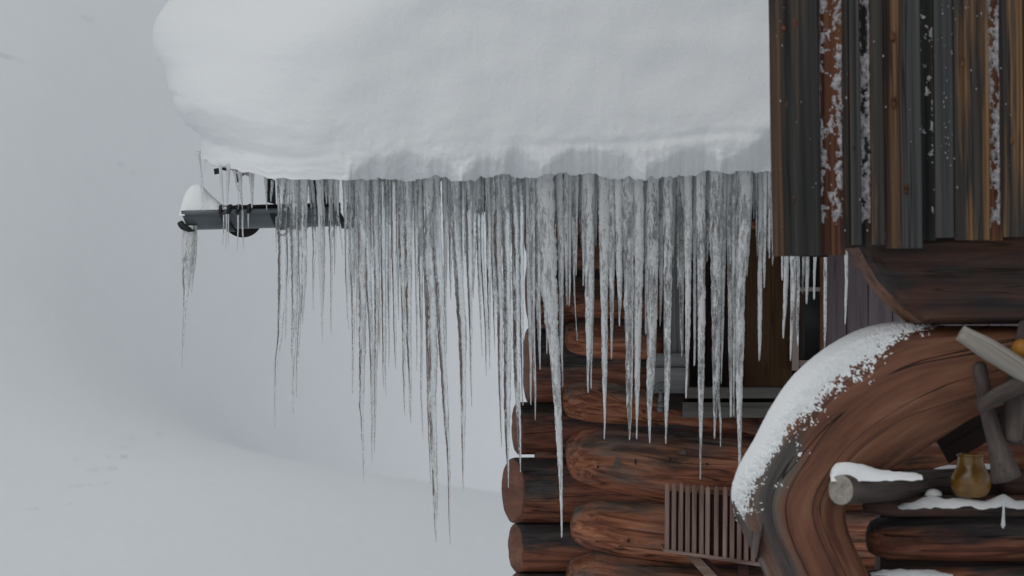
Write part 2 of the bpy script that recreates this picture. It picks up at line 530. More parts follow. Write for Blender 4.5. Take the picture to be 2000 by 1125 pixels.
# ------------------------------------------------------------------ terrain: yard, drift and the hillside behind
def ground_h(x, y):
    base = 0.25 * nz(x * 0.15, y * 0.15, 3.3)
    # open slope at left: one long even rise
    e = max(0.0, y - 2.0)
    left = 0.0195 * e * e if e < 16 else 0.0195 * 16 ** 2 + 0.624 * (e - 16)
    # right of it a drift stands in front of the slope
    u = x + 1.2
    crest = 2.83 - 0.155 * u - 0.05 * u * u * sm(0.2, -3, u)
    dr = max(0.0, crest) * math.exp(-((y - 14.0) / (3.4 if y < 14 else 4.6)) ** 2) * math.exp(-(max(0.0, x - 3) / 5) ** 2)
    back = left * sm(11.5, 24.0, y)
    right = max(dr, back) + 0.5 * math.log1p(math.exp(-abs(dr - back) / 0.5))
    wl = sm(-0.4, -4.6, x - 0.06 * max(0.0, y - 14))
    h = base + right * (1 - wl) + left * wl
    # bank against the gable
    h += 2.36 * math.exp(-((x - 0.15) / 0.7) ** 2) * math.exp(-((y - 5.2) / 2.6) ** 2)
    d = max(0.0, y - 19.0)
    w = sm(2, 20, d)
    xs_ = x / (1 + d / 22.0)
    h += w * 0.13 * math.log1p(math.exp(min(30.0, -(xs_ + 0.8) * 1.0))) * (1.0 + d / 22.0)  # added rise towards the left, shaped to darken that side of the hill
    h += w * (1.7 * nz(x * 0.055 + 4.1, y * 0.045 + 1.7, 0.5) + 0.40 * nz(x * 0.16 + 9.0, y * 0.12, 2.5) + 0.07 * nz(x * 0.6, y * 0.4, 7.7))
    if y < -5:
        h -= 1.2 * sm(-5, -25, y)
    return h


ys = []
yy = -60.0
while yy < 300:
    ys.append(yy)
    yy += 1.2 if yy < 1 else (0.3 if yy < 24 else (0.9 if yy < 90 else 6.0))
nc = 150
V = []
for yv in ys:
    wdt = 26 + max(0.0, yv + 20) * 0.85
    for j in range(nc):
        u = -1 + 2 * j / (nc - 1)
        xx = wdt * (0.32 * u + 0.68 * u ** 3)
        V.append((xx, yv, ground_h(xx, yv)))
g = mk("snowy_ground", V, grid_faces(len(ys), nc), M_SNOWG)
tag(g, "smooth snow covered hillside rising behind the cabin", None, None, 'structure')



def on_ground(px, py):
    Y = 12.0
    while Y < 200:
        p = P(px, py, Y)
        if ground_h(p.x, Y) >= p.z:
            return Vector((p.x, Y, ground_h(p.x, Y)))
        Y += 0.25
    return None


V, F = [], []
rc_ = random.Random(3)
spots = [(210 + 110 * t + rc_.gauss(0, 4), 895 - 42 * t ** 0.7 + rc_.gauss(0, 3)) for t in [k / 16 for k in range(17)]]
spots += [(rc_.gauss(195, 26), rc_.gauss(945, 22)) for k in range(16)]
spots += [(rc_.gauss(75, 40), rc_.gauss(1000, 14)) for k in range(10)]
spots += [(rc_.gauss(12, 14), rc_.gauss(136, 7)) for k in range(12)] + [(rc_.gauss(240, 12), rc_.gauss(365, 8)) for k in range(8)] + [(rc_.gauss(172, 12), rc_.gauss(50, 5)) for k in range(6)]
for px, py in spots:
    q = on_ground(px, py)
    if q is None:
        continue
    k = PX(q.y)
    rr = rc_.uniform(1.2, 3.6) * k
    b0 = len(V)
    for i in range(5):
        e = math.pi / 2 * i / 4
        for j in range(8):
            a = 2 * math.pi * j / 8
            r_ = rr * math.cos(e) * rc_.uniform(0.8, 1.2)
            V.append((q.x + math.cos(a) * r_ * 1.5, q.y + math.sin(a) * r_, q.z + math.sin(e) * rr * 0.7 - rr * 0.15))
    F += [tuple(x + b0 for x in f) for f in grid_faces(5, 8, True)]
o = mk("snow_clods", V, F, M_SNOWG)
tag(o, "faint trail of snow clods rolled down the slope at left", None, None, 'stuff')

# ------------------------------------------------------------------ the log cabin
YW = 0.95                                   # depth of the corner logs
house = empty("log_cabin", P(1300, 1125 + 1300, 3.0) * 1.0)
house.location.z = 0.0; WORLD_LOC[house.name] = Vector(house.location)
tag(house, "old log cabin with round red brown logs under a snow loaded eave", "cabin")


def hlog(pts, Y, mat=M_LOG, **kw):
    q = []
    for px, py, w in pts:
        p = P(px, py, Y)
        q.append((p.x, p.y, p.z, w / 2 * PX(Y)))
    return tube("log", q, mat, house, **kw)


# projecting log ends at the corner (flat sawn ends facing left, turned a little to the camera)
def endlog(px0, px1, yt, yb, tilt, seed):
    """log stub whose sawn end shows as an upright oval"""
    Y = YW
    c = (yt + yb) / 2; rpx = (yb - yt) / 2 * 1.02
    seg = 26
    V, G, MI, MK = [], [], [], []
    rings = 0
    r = rpx * PX(Y)
    dx = [0.0, 0.02, 0.06, 0.16, 0.3, 0.5, 0.7]
    base = P(px0, c, Y)
    tl = math.tan(R(tilt))
    L = P(px1, c, Y).x - base.x
    F = []
    # end face centre rings
    for q in (0.0, 0.5, 0.93):
        for j in range(seg):
            a = 2 * math.pi * j / seg
            ry = math.cos(a) * r * q; rz = math.sin(a) * r * q
            x = base.x - ry * tl + 0.004 * nz(ry * 30 + seed, rz * 30)
            # camera-side edge (ry negative) lies further right
            V.append((x, Y + ry, base.z + rz)); G.append((rz * 0.2 + seed, rz + seed, ry)); MK.append(0.0)
        rings += 1
    for k, e in enumerate([0.006, 0.03, 0.1, 0.2, 0.35, 0.55, 0.8, 1.0]):
        for j in range(seg):
            a = 2 * math.pi * j / seg
            f = 1 + 0.035 * nz(math.cos(a) * 1.3 + seed, math.sin(a) * 1.3, e * 2) + 0.05 * nz(math.cos(a) * 2.2 + seed, math.sin(a) * 2.2, 5)
            ry = math.cos(a) * r * f; rz = math.sin(a) * r * f
            x0 = base.x - ry * tl * (1 - sm(0, 0.5, e))
            V.append((x0 + e * L, Y + ry, base.z + rz)); G.append((e * L + seed, ry * 1.2 + seed, rz * 1.2)); MK.append(math.sin(a))
        rings += 1
    F = grid_faces(rings, seg, True)
    MI = [1 if i < 2 * seg else 0 for i in range(len(F))]
    F.append(tuple(range((rings - 1) * seg, rings * seg))); MI.append(0)
    return mk("log_end", V, F, [M_LOGM, M_LOGEND], house, grain=G, matidx=MI, milk=MK)


endlog(1036, 1268, 498, 634, 10, 1.2)
endlog(1032, 1268, 641, 787, 10, 8.2)
endlog(1009, 1480, 786, 886, 12, 3.7)
endlog(1001, 1480, 894, 1021, 20, 5.1)
endlog(1006, 1480, 1021, 1117, 17, 6.3)
endlog(1008, 1480, 1118, 1235, 17, 9.9)
endlog(1020, 1480, 1236, 1350, -15, 2.9)
endlog(1030, 1268, 390, 496, -10, 11.9)
for yy_ in (637, 887):
    a_ = P(1048, yy_, 0.92); b_ = P(1180, yy_, 0.92)
    tube("chinking", [(a_.x, 0.94, a_.z, 0.03), (b_.x, 0.94, b_.z, 0.03)], M_LOG, house, seg=12)
# long wall logs with hewn round ends
WY = 0.88
hlog([(1122, 898, 98), (1150, 894, 128), (1200, 897, 142), (1300, 912, 148), (1480, 925, 140), (2300, 940, 140)], WY, endbulge=(0.35, 0.1), rough=0.05, freq=2.2)
hlog([(1128, 1020, 84), (1160, 1022, 112), (1230, 1032, 124), (1330, 1042, 126), (1480, 1050, 120), (2300, 1062, 120)], WY + .01, endbulge=(0.35, 0.1), rough=0.05, freq=2.2)
hlog([(1120, 1130, 90), (1160, 1132, 122), (1280, 1155, 128), (1480, 1162, 126), (2300, 1175, 126)], WY, endbulge=(0.35, 0.1), rough=0.05, freq=2.2)
hlog([(1120, 1255, 100), (1180, 1262, 120), (2300, 1295, 122)], WY, endbulge=(0.35, 0.1), rough=0.05, freq=2.2)
hlog([(1120, 1370, 110), (1180, 1375, 120), (2300, 1410, 126)], WY, endbulge=(0.35, 0.1), rough=0.05, freq=2.2)
hlog([(1112, 772, 100), (1150, 772, 122), (1250, 790, 102), (1330, 810, 74), (1400, 824, 68), (1500, 840, 66), (2300, 855, 66)], WY + .03, endbulge=(0.3, 0.1), rough=0.05, freq=2.2)
hlog([(1112, 668, 76), (1150, 668, 96), (1240, 672, 100), (1292, 676, 92)], WY, endbulge=(0.3, 0.1), rough=0.06, freq=2.2)
hlog([(1112, 585, 70), (1160, 586, 84), (1292, 588, 84)], WY + .02, endbulge=(0.3, 0.1), rough=0.06, freq=2.2)
hlog([(1112, 500, 80), (1160, 500, 94), (1292, 500, 94)], WY + .02, endbulge=(0.3, 0.1), rough=0.06, freq=2.2)
hlog([(1112, 405, 80), (1160, 405, 100), (2300, 395, 100)], WY + .02, endbulge=(0.3, 0.1), rough=0.06, freq=2.2)
# lower courses down to the yard, and the gable wall going back
for k in range(5):
    zc = 1.95 - k * 0.27 - 0.13 + (-0.4)
    if zc > -0.1:
        tube("log", [(0.25, WY, zc, 0.135), (4.6, WY, zc, 0.14)], M_LOG, house, step=0.2, seg=14)
for k in range(17):
    zc = 0.1 + k * 0.272
    tube("log", [(0.42, WY + 0.16, zc, 0.14), (0.42, WY + 6.2, zc, 0.14)], M_LOG, house, step=0.25, seg=14)
v, f = box(0.6, 5.4, WY + 0.12, WY + 6.0, 0.0, 2.95)
mk("wall_core", v, f, M_DARKW, house, smooth=False)
v, f = box(0.6, 5.4, WY + 0.26, WY + 6.0, 2.952, 4.7)
mk("wall_core", v, f, M_DARKW, house, smooth=False)

# loose bark flakes and open knots on the big wall log
for (px, py, w, h, mt) in ((1206, 905, 17, 22, M_SILL), (1333, 884, 18, 13, M_SILL), (1336, 920, 13, 8, M_SILL), (1242, 902, 5, 14, M_DARKW), (1309, 897, 6, 13, M_DARKW), (1381, 906, 8, 8, M_DARKW), (1228, 1056, 7, 8, M_DARKW), (1168, 912, 6, 7, M_DARKW)):
    Yk = WY - 71 * PX(WY) * math.sqrt(max(0.05, 1 - ((py - 905) / 72.0) ** 2)) if py < 1000 else WY - 60 * PX(WY)
    a_ = random.uniform(0, 6)
    pts = []
    for k in range(7):
        t = a_ + 2 * math.pi * k / 7
        r_ = random.uniform(0.45, 1.2)
        pts.append(P(px + math.cos(t) * w / 2 * r_, py + math.sin(t) * h / 2 * r_, Yk - 0.004))
    prism("bark_flake" if mt is M_SILL else "open_knot", pts, [q + Vector((0, 0.02, 0)) for q in pts], mt, house)

# a rafter plate / eave boards under the snow
def qbox(name, a, b, y0, y1, mat, par, wob=0.0):
    p = P(a[0], a[1], y0); q = P(b[0], b[1], y0)
    v, f = box(min(p.x, q.x), max(p.x, q.x), y0, y1, min(p.z, q.z), max(p.z, q.z), wob)
    s = random.uniform(0, 50)
    horiz = abs(q.x - p.x) > abs(q.z - p.z)
    gr = [((c[0] if horiz else c[2]) + s, (c[2] if horiz else c[0]) + s * .3, c[1] + s * .6) for c in v]
    return mk(name, v, f, mat, par, smooth=False, grain=gr)


# sloping roof deck under the snow
dz = math.tan(R(24))
pf = [(-0.86, 0.27, 4.425), (5.4, 0.27, 4.425), (5.4, 0.27, 4.48), (-0.86, 0.27, 4.48)]
pb = [(x, 4.6, z + dz * 4.48) for x, y, z in pf]
prism("roof_deck", [Vector(p) for p in pf], [Vector(p) for p in pb], M_DARKW, house)
for k in range(9):
    xx = -0.80 + k * 0.62
    pf = [(xx, 0.29, 4.30), (xx + 0.09, 0.29, 4.30), (xx + 0.09, 0.29, 4.422), (xx, 0.29, 4.422)]
    pb = [(x, 4.2, z + dz * 4.04) for x, y, z in pf]
    prism("rafter", [Vector(p) for p in pf], [Vector(p) for p in pb], M_DARKW, house)
# splintered eave bits poking out left
for (px, py, w, h, a) in ((424, 334, 14, 12, 20), (438, 330, 10, 6, -10), (461, 346, 6, 22, 12), (529, 372, 18, 56, 4), (470, 342, 12, 6, 30)):
    p = P(px, py, 0.14)
    c, s_ = math.cos(R(a)), math.sin(R(a))
    pts = []
    for (u, q) in ((-.5, -.4), (.4, -.5), (.5, .35), (-.35, .5)):
        pts.append((u * w * c - q * h * s_, u * w * s_ + q * h * c))
    prism("eave_splinter", [Vector((p.x + a_ / SC, 0.13, p.z + b_ / SC)) for a_, b_ in pts], [Vector((p.x + a_ / SC, 0.19, p.z + b_ / SC)) for a_, b_ in pts], M_METALD, house)

qbox("eave_beam", (1022, 362), (1900, 432), 0.32, 0.46, M_DARKW, house)
# the opening right of the wall logs: frame posts, shutter panel, sill boards
fr = qbox("window_frame", (1296, 420), (1336, 716), 0.74, 0.95, M_GREYW, house)
qbox("window_rail", (1270, 690), (1346, 716), 0.72, 0.739, M_GREYW, house)
qbox("shutter_board", (1276, 718), (1346, 768), 0.70, 0.80, M_GREYW, house)
qbox("shutter_board", (1304, 769), (1344, 800), 0.76, 0.84, M_DARKW, house)
qbox("window_jamb_and_shade", (1346, 420), (1440, 790), 0.98, 1.03, M_LOGD, house)  # dark sheet across the window opening, its shade put into the colour
qbox("window_jamb_and_shade", (1438, 420), (1452, 776), 0.80, 0.96, M_SLATD, house)
qbox("door_panel", (1453, 430), (1547, 756), 0.88, 0.94, M_PANEL, house)
qbox("window_sill", (1340, 757), (1560, 778), 0.60, 0.88, M_SILL, house)
qbox("window_sill", (1334, 786), (1530, 816), 0.66, 0.86, M_SILL, house)
# wall of upright mauve grey planks behind the balcony
for i, (a, b) in enumerate([(1611, 1652), (1653.5, 1694), (1695.5, 1742), (1743.5, 1784), (1785.5, 1832), (1833.5, 1880), (1881, 1930), (1931, 1990)]):
    p = P((a + b) / 2, 745, 0.86); q = P((a + b) / 2, 330, 0.86)
    plank("wall_plank", p, q, (b - a) * PX(0.86), 0.03, M_PLNK, house)
# narrow window with cream frame
win = empty("window", P(1580, 722, 0.84)); win.parent = house
win.location = P(1580, 722, 0.84) - WORLD_LOC[house.name]


def wpart(name, a, b, y0, y1, mat):
    return qbox(name, a, b, y0, y1, mat, win)


wpart("stile", (1547, 400), (1560, 724), 0.80, 0.86, M_CREAM)
wpart("stile", (1602, 400), (1609, 724), 0.81, 0.86, M_LOGEND)
wpart("rail", (1560.5, 561), (1601.5, 569), 0.81, 0.85, M_CREAM)
wpart("rail", (1560.5, 704), (1601.5, 716), 0.81, 0.85, M_CREAM)
wpart("stile", (1561, 570), (1572, 703), 0.83, 0.86, M_LOGD)
wpart("pane", (1560, 400), (1602, 704), 0.862, 0.87, M_GLASS)
# iron shutter catch
ct = P(1291, 757, 0.66)
pts = []
for k in range(15):
    a = R(60 + 250 * k / 14)
    pts.append((ct.x + math.cos(a) * 0.018, ct.y, ct.z + math.sin(a) * 0.018, 0.0055))
tube("shutter_hook", pts, M_ZINC, house, seg=8, rough=0.0, step=0.004)
b0 = P(1291, 768, 0.68); b1 = P(1290, 804, 0.68)
tube("shutter_catch", [(b0.x, b0.y, b0.z, .008), (b0.x, b0.y, (b0.z + b1.z) / 2, .014), (b1.x, b1.y, b1.z + .02, .019), (b1.x, b1.y, b1.z, .012)], M_ZINC, house, seg=12, rough=0.0, step=0.006)

# ------------------------------------------------------------------ gutter (part of the cabin)
GY = 0.16
gut = empty("gutter", P(700, 450, GY)); gut.parent = house
gut.location = P(700, 450, GY) - WORLD_LOC[house.name]
WORLD_LOC[gut.name] = P(700, 450, GY)


def gline(px):
    """photo row of the gutter's rolled rim along the eave"""
    return 414 - (px - 352) * 0.026


def trough():
    V, G = [], []
    xs = [356, 360, 368, 380, 420, 470, 520, 560, 620, 664]
    seg = 13
    rad = 36 * PX(GY)
    for px in xs:
        c = P(px, gline(px), GY)
        cut = max(0.0, (376 - px) / 24)
        for j in range(seg):
            a = math.pi * (1 + j / (seg - 1))         # half round, open upwards
            zz = math.sin(a) * rad
            yv = math.cos(a) * rad * 1.15
            V.append((c.x + cut * 0.03 * abs(math.sin(a)), GY + yv, c.z + zz)); G.append(V[-1])
    n = len(V)
    t_ = 0.003
    V2 = [(x, GY + (y - GY) * 0.93, z + 0.004) for x, y, z in V]
    F = grid_faces(len(xs), seg)
    F2 = [tuple(q + n for q in reversed(f)) for f in F]
    edge = []
    for i in range(len(xs) - 1):
        for j in (0, seg - 1):
            a, b = i * seg + j, (i + 1) * seg + j
            edge.append((a, b, b + n, a + n))
    for j in range(seg - 1):
        edge.append((j, j + 1, j + 1 + n, j + n))
    return mk("trough", V + V2, F + F2 + edge, M_METAL, gut, grain=[(0, 0, 0)] * (2 * n))


trough()
a = P(362, gline(362) + 3, GY - 36 * PX(GY) * 1.15); b = P(664, gline(664) + 3, GY - 36 * PX(GY) * 1.15)
tube("rolled_rim", [(a.x, a.y, a.z, 0.012), (b.x, b.y, b.z, 0.012)], M_METAL, gut, seg=10, rough=0.0, step=0.3)
a = P(366, gline(362) - 6, GY + 36 * PX(GY) * 1.1); b = P(664, gline(664) - 6, GY + 36 * PX(GY) * 1.1)
tube("back_edge", [(a.x, a.y, a.z, 0.009), (b.x, b.y, b.z, 0.009)], M_METALD, gut, seg=8, rough=0.0, step=0.3)


def half_disc(px, rpx, Y, th, mat, name, a0=180, a1=360):
    c = P(px, gline(px) + 14, Y)
    r = rpx * PX(Y)
    pf = [Vector((c.x + math.cos(R(a0 + (a1 - a0) * k / 24)) * r, Y, c.z + math.sin(R(a0 + (a1 - a0) * k / 24)) * r)) for k in range(25)]
    pb = [p + Vector((0, th, 0)) for p in pf]
    return prism(name, pf, pb, mat, gut)


def strap(px, name="bracket", lean=22):
    """dark strap hugging the half-round trough"""
    V, n = [], 13
    rad = 38.5 * PX(GY)
    F = []
    for k in range(n):
        a = math.pi * (1 + k / (n - 1))
        c = P(px, gline(px), GY)
        sh = lean * PX(GY) * (-math.sin(a)) * 0.9
        wd = (8 + 9 * (-math.sin(a))) * PX(GY)
        for (dx, dr) in ((-wd / 2, 0), (wd / 2, 0), (wd / 2, 0.004), (-wd / 2, 0.004)):
            V.append((c.x + sh + dx, GY + math.cos(a) * (rad + dr) * 1.15, c.z + math.sin(a) * (rad + dr)))
    F = grid_faces(n, 4, True)
    F += [(3, 2, 1, 0), tuple(range((n - 1) * 4, n * 4))]
    return mk(name, V, F, M_METALD, gut, smooth=False)


for px in (432, 529, 655):
    strap(px)
half_disc(474, 39, GY + 0.09, 0.02, M_METALD, "stop_plate")
half_disc(582, 30, GY + 0.09, 0.02, M_METALD, "stop_plate")
for px in (430, 446, 463, 485):      # clips over the rim
    p = P(px, gline(px) - 2, GY - 0.1)
    tube("rim_clip", [(p.x, GY - .1, p.z - .015, .007), (p.x + .004, GY - .1, p.z + .012, .010), (p.x + .01, GY - 0.06, p.z + .016, .006)], M_METALD, gut, seg=8, rough=.1, step=.01)
# torn spout mouth at the left end
p = P(356, 434, GY - 0.02)
tube("spout_lip", [(p.x - .006, GY - .075, p.z - .002, .012), (p.x + 0.004, GY - 0.08, p.z - .018, .013), (p.x + .03, GY - .085, p.z - .03, .010), (p.x + .05, GY - .07, p.z - .032, .006)], M_METALD, gut, seg=10, rough=.2, step=.01)

# snow heaped on the gutter's left end
def heap():
    tab = [(352, 416), (354, 408), (357, 392), (363, 376), (372, 364), (382, 360), (392, 362), (402, 371), (416, 386), (432, 400), (446, 407), (460, 412), (478, 415)]
    V, nr = [], 0
    cols = 17
    for i in range(36):
        px = 352 + (478 - 352) * i / 35
        top = lut(tab, px)
        base = gline(px) + 8
        for j in range(cols):
            u = -1 + 2 * j / (cols - 1)
            hgt = (base - top) * max(0.0, 1 - abs(u) ** 2.4)
            c = P(px, base - hgt, GY)
            q = 0.004 * nz(px * .06, u * 3, 1)
            V.append((c.x + q, GY + u * 0.085, c.z + q))
    o = mk("gutter_snow", V, grid_faces(36, cols), M_SNOW)
    return tag(o, "small peaked snow heap sitting on the left end of the gutter", "snow heap")


heap()

# ------------------------------------------------------------------ thick snow on the roof
XL = [(-330, 900), (-310, 780), (-280, 680), (-230, 590), (-160, 490), (-100, 425), (-50, 385), (0, 350), (35, 322), (65, 304), (92, 297), (122, 299), (140, 304), (158, 313), (166, 318), (190, 325), (212, 330), (224, 336), (243, 340), (256, 346), (264, 352), (284, 364), (296, 378), (308, 392)]
ZB = [(300, 304), (392, 308), (412, 320), (440, 327), (470, 335), (505, 342), (535, 348), (600, 351), (680, 352), (800, 354), (880, 357), (930, 352), (1000, 348), (1100, 346), (1250, 352), (1330, 348), (1420, 342), (1500, 336), (2200, 330)]
POCK = [[(684, 352), (700, 338), (724, 322), (762, 315), (800, 310), (850, 317), (884, 334), (899, 354)],
        [(904, 356), (928, 332), (957, 312), (985, 316), (1006, 299), (1030, 316), (1056, 330), (1075, 354)],
        [(1036, 354), (1052, 336), (1076, 321), (1112, 304), (1152, 299), (1192, 305), (1232, 320), (1263, 354)],
        [(1264, 354), (1288, 320), (1330, 304), (1376, 300), (1400, 318), (1416, 354)],
        [(1398, 352), (1418, 320), (1450, 304), (1482, 284), (1512, 264), (1570, 250), (1900, 265), (2200, 300)]]
XLS = [(-330, 900), (-230, 590), (-100, 425), (0, 350), (65, 306), (110, 302), (190, 326), (250, 348), (308, 392)]
CRE = [(280, 215), (400, 178), (500, 140), (570, 100), (640, 60), (720, 20), (800, -15), (1000, -70), (2200, -160)]


def front_depth(px, py):
    """depth of the snow front at photo position (px, py), negative = towards the lens"""
    d = -0.17
    # upper part leans back
    c = lut(CRE, px)
    up = math.log1p(math.exp(min(20.0, (c - py) / 18.0))) * 18.0 / SC
    d += 0.34 * up + 0.5 * up * up
    # main bulge
    # thin shelf line low on the face
    ln = 283 + 14 * nz(px * 0.006, 2.2) - 18 * sm(1000, 1500, px)
    amp = (0.12 + 0.5 * sm(900, 1100, px)) * (0.5 + 1.2 * max(0.0, 0.4 + nz(px * 0.013, 7.7)))
    d += amp * 0.008 * math.exp(-((py - ln) / 9.0) ** 2)
    # wind scooped pockets beneath the lip
    tuck = 0.0
    for pk in POCK:
        x0 = pk[0][0]
        if x0 < px < pk[-1][0]:
            edge = lut(pk, px) + 13 * nz(px * 0.021, x0) + 6 * nz(px * 0.07, x0 + 3) + 2 * nz(px * 0.25, x0)
            soft = 7.0 + 8.0 * max(0.0, nz(px * 0.02, x0 + 9) + 0.4)
            tuck = max(tuck, min(0.15, 0.012 * sm(edge - 14, edge + 10, py) + math.log1p(math.exp(min(20.0, (py - edge) / soft))) * soft / SC * 1.35))
    d += tuck
    return d, tuck


def roof_snow():
    rows = [None] * 0
    prow = []
    py = 1.0
    nb = 150
    V = []
    NCB, NCC = 10, 26
    pxs = []
    x = 0
    cols_front = [k for k in range(0, 360)]
    nfront = 400
    ncol = NCB + NCC + nfront

    def rowpts(t, under=0.0):
        out = []
        # t: 0 bottom .. 1 top
        pyn = 352 - t * (352 + 330)
        xl = lut(XL, pyn)
        Rr = 0.55 + 0.25 * sm(300, 100, pyn)
        Rp = Rr * SC
        for c in range(ncol):
            if c < NCB:
                back = (NCB - c) / NCB
                px = xl + 6 * back
                yoff = Rr + 3.4 * back
            elif c < NCB + NCC:
                a = (c - NCB) / NCC * math.pi / 2
                xb = xl + (lut(XLS, pyn) - xl) * sm(0.1, 0.7, a)
                px = xb + Rp * (1 - math.cos(a))
                yoff = Rr * (1 - math.sin(a))
            else:
                u = (c - NCB - NCC) / (nfront - 1)
                xb = lut(XLS, pyn)
                px = xb + Rp + (1560 - xb - Rp) * min(1.0, u / 0.94) + max(0.0, (u - 0.94) / 0.06) * 640
                yoff = 0.0
            zb = lut(ZB, px) - 16.0 * sm(680, 760, px) * max(0.0, nz(px * 0.017, 33.0) + 0.25) + 5.0 * nz(px * 0.035, 1.0) + 5.0 * nz(px * 0.09, 4.0) + 2.5 * nz(px * 0.25, 8.0)
            py_ = zb - t * (zb + 330)
            # keep the left silhouette where the photo has it
            dep, tuck = front_depth(px, py_)
            low = sm(170, 330, py_)
            left = sm(700, 380, px)
            dp = dep + yoff
            q = 0.012 * fbm(px * 0.007, py_ * 0.009, 1.0, 2) + 0.0006 * nz(px * 0.07, py_ * 0.012, 5.0)
            q += (0.005 * low + 0.005 * left) * fbm(px * 0.03, py_ * 0.036, 3.0, 4)
            q += 0.004 * low * sm(240, 340, py_) * fbm(px * 0.10, py_ * 0.10, 9.0, 3)
            k = P(px, py_, dp)
            X, Z = k.x, k.z
            if c < NCB:
                X = P(xl, py_, dep + Rr).x + 0.04 * back
                Z = P(px, py_, dep + Rr).z
            if under:
                Z += 0.012 * under
            out.append((X, dp - q + under * 0.32, Z))
        return out

    for k in range(3, 0, -1):
        V += rowpts(0.0, k / 3)
    for k in range(nb):
        t = (k / (nb - 1))
        t = t ** 1.25
        V += rowpts(t)
    top = V[-ncol:]
    for k in range(1, 12):
        e = k / 11
        V += [(x0 + (0.15 * e if i < NCB + NCC else 0), y0 + e * 4.2 * (1 if i >= NCB else 0.4), z0 + 0.10 * math.sin(e * 2) + e * 1.35 * (1 if i >= NCB else .6)) for i, (x0, y0, z0) in enumerate(top)]
    nr = 3 + nb + 11
    o = mk("roof_snow", V, grid_faces(nr, ncol), M_SNOW)
    return tag(o, "metre thick snow load bulging over the cabin roof edge", "snow")


roof_snow()

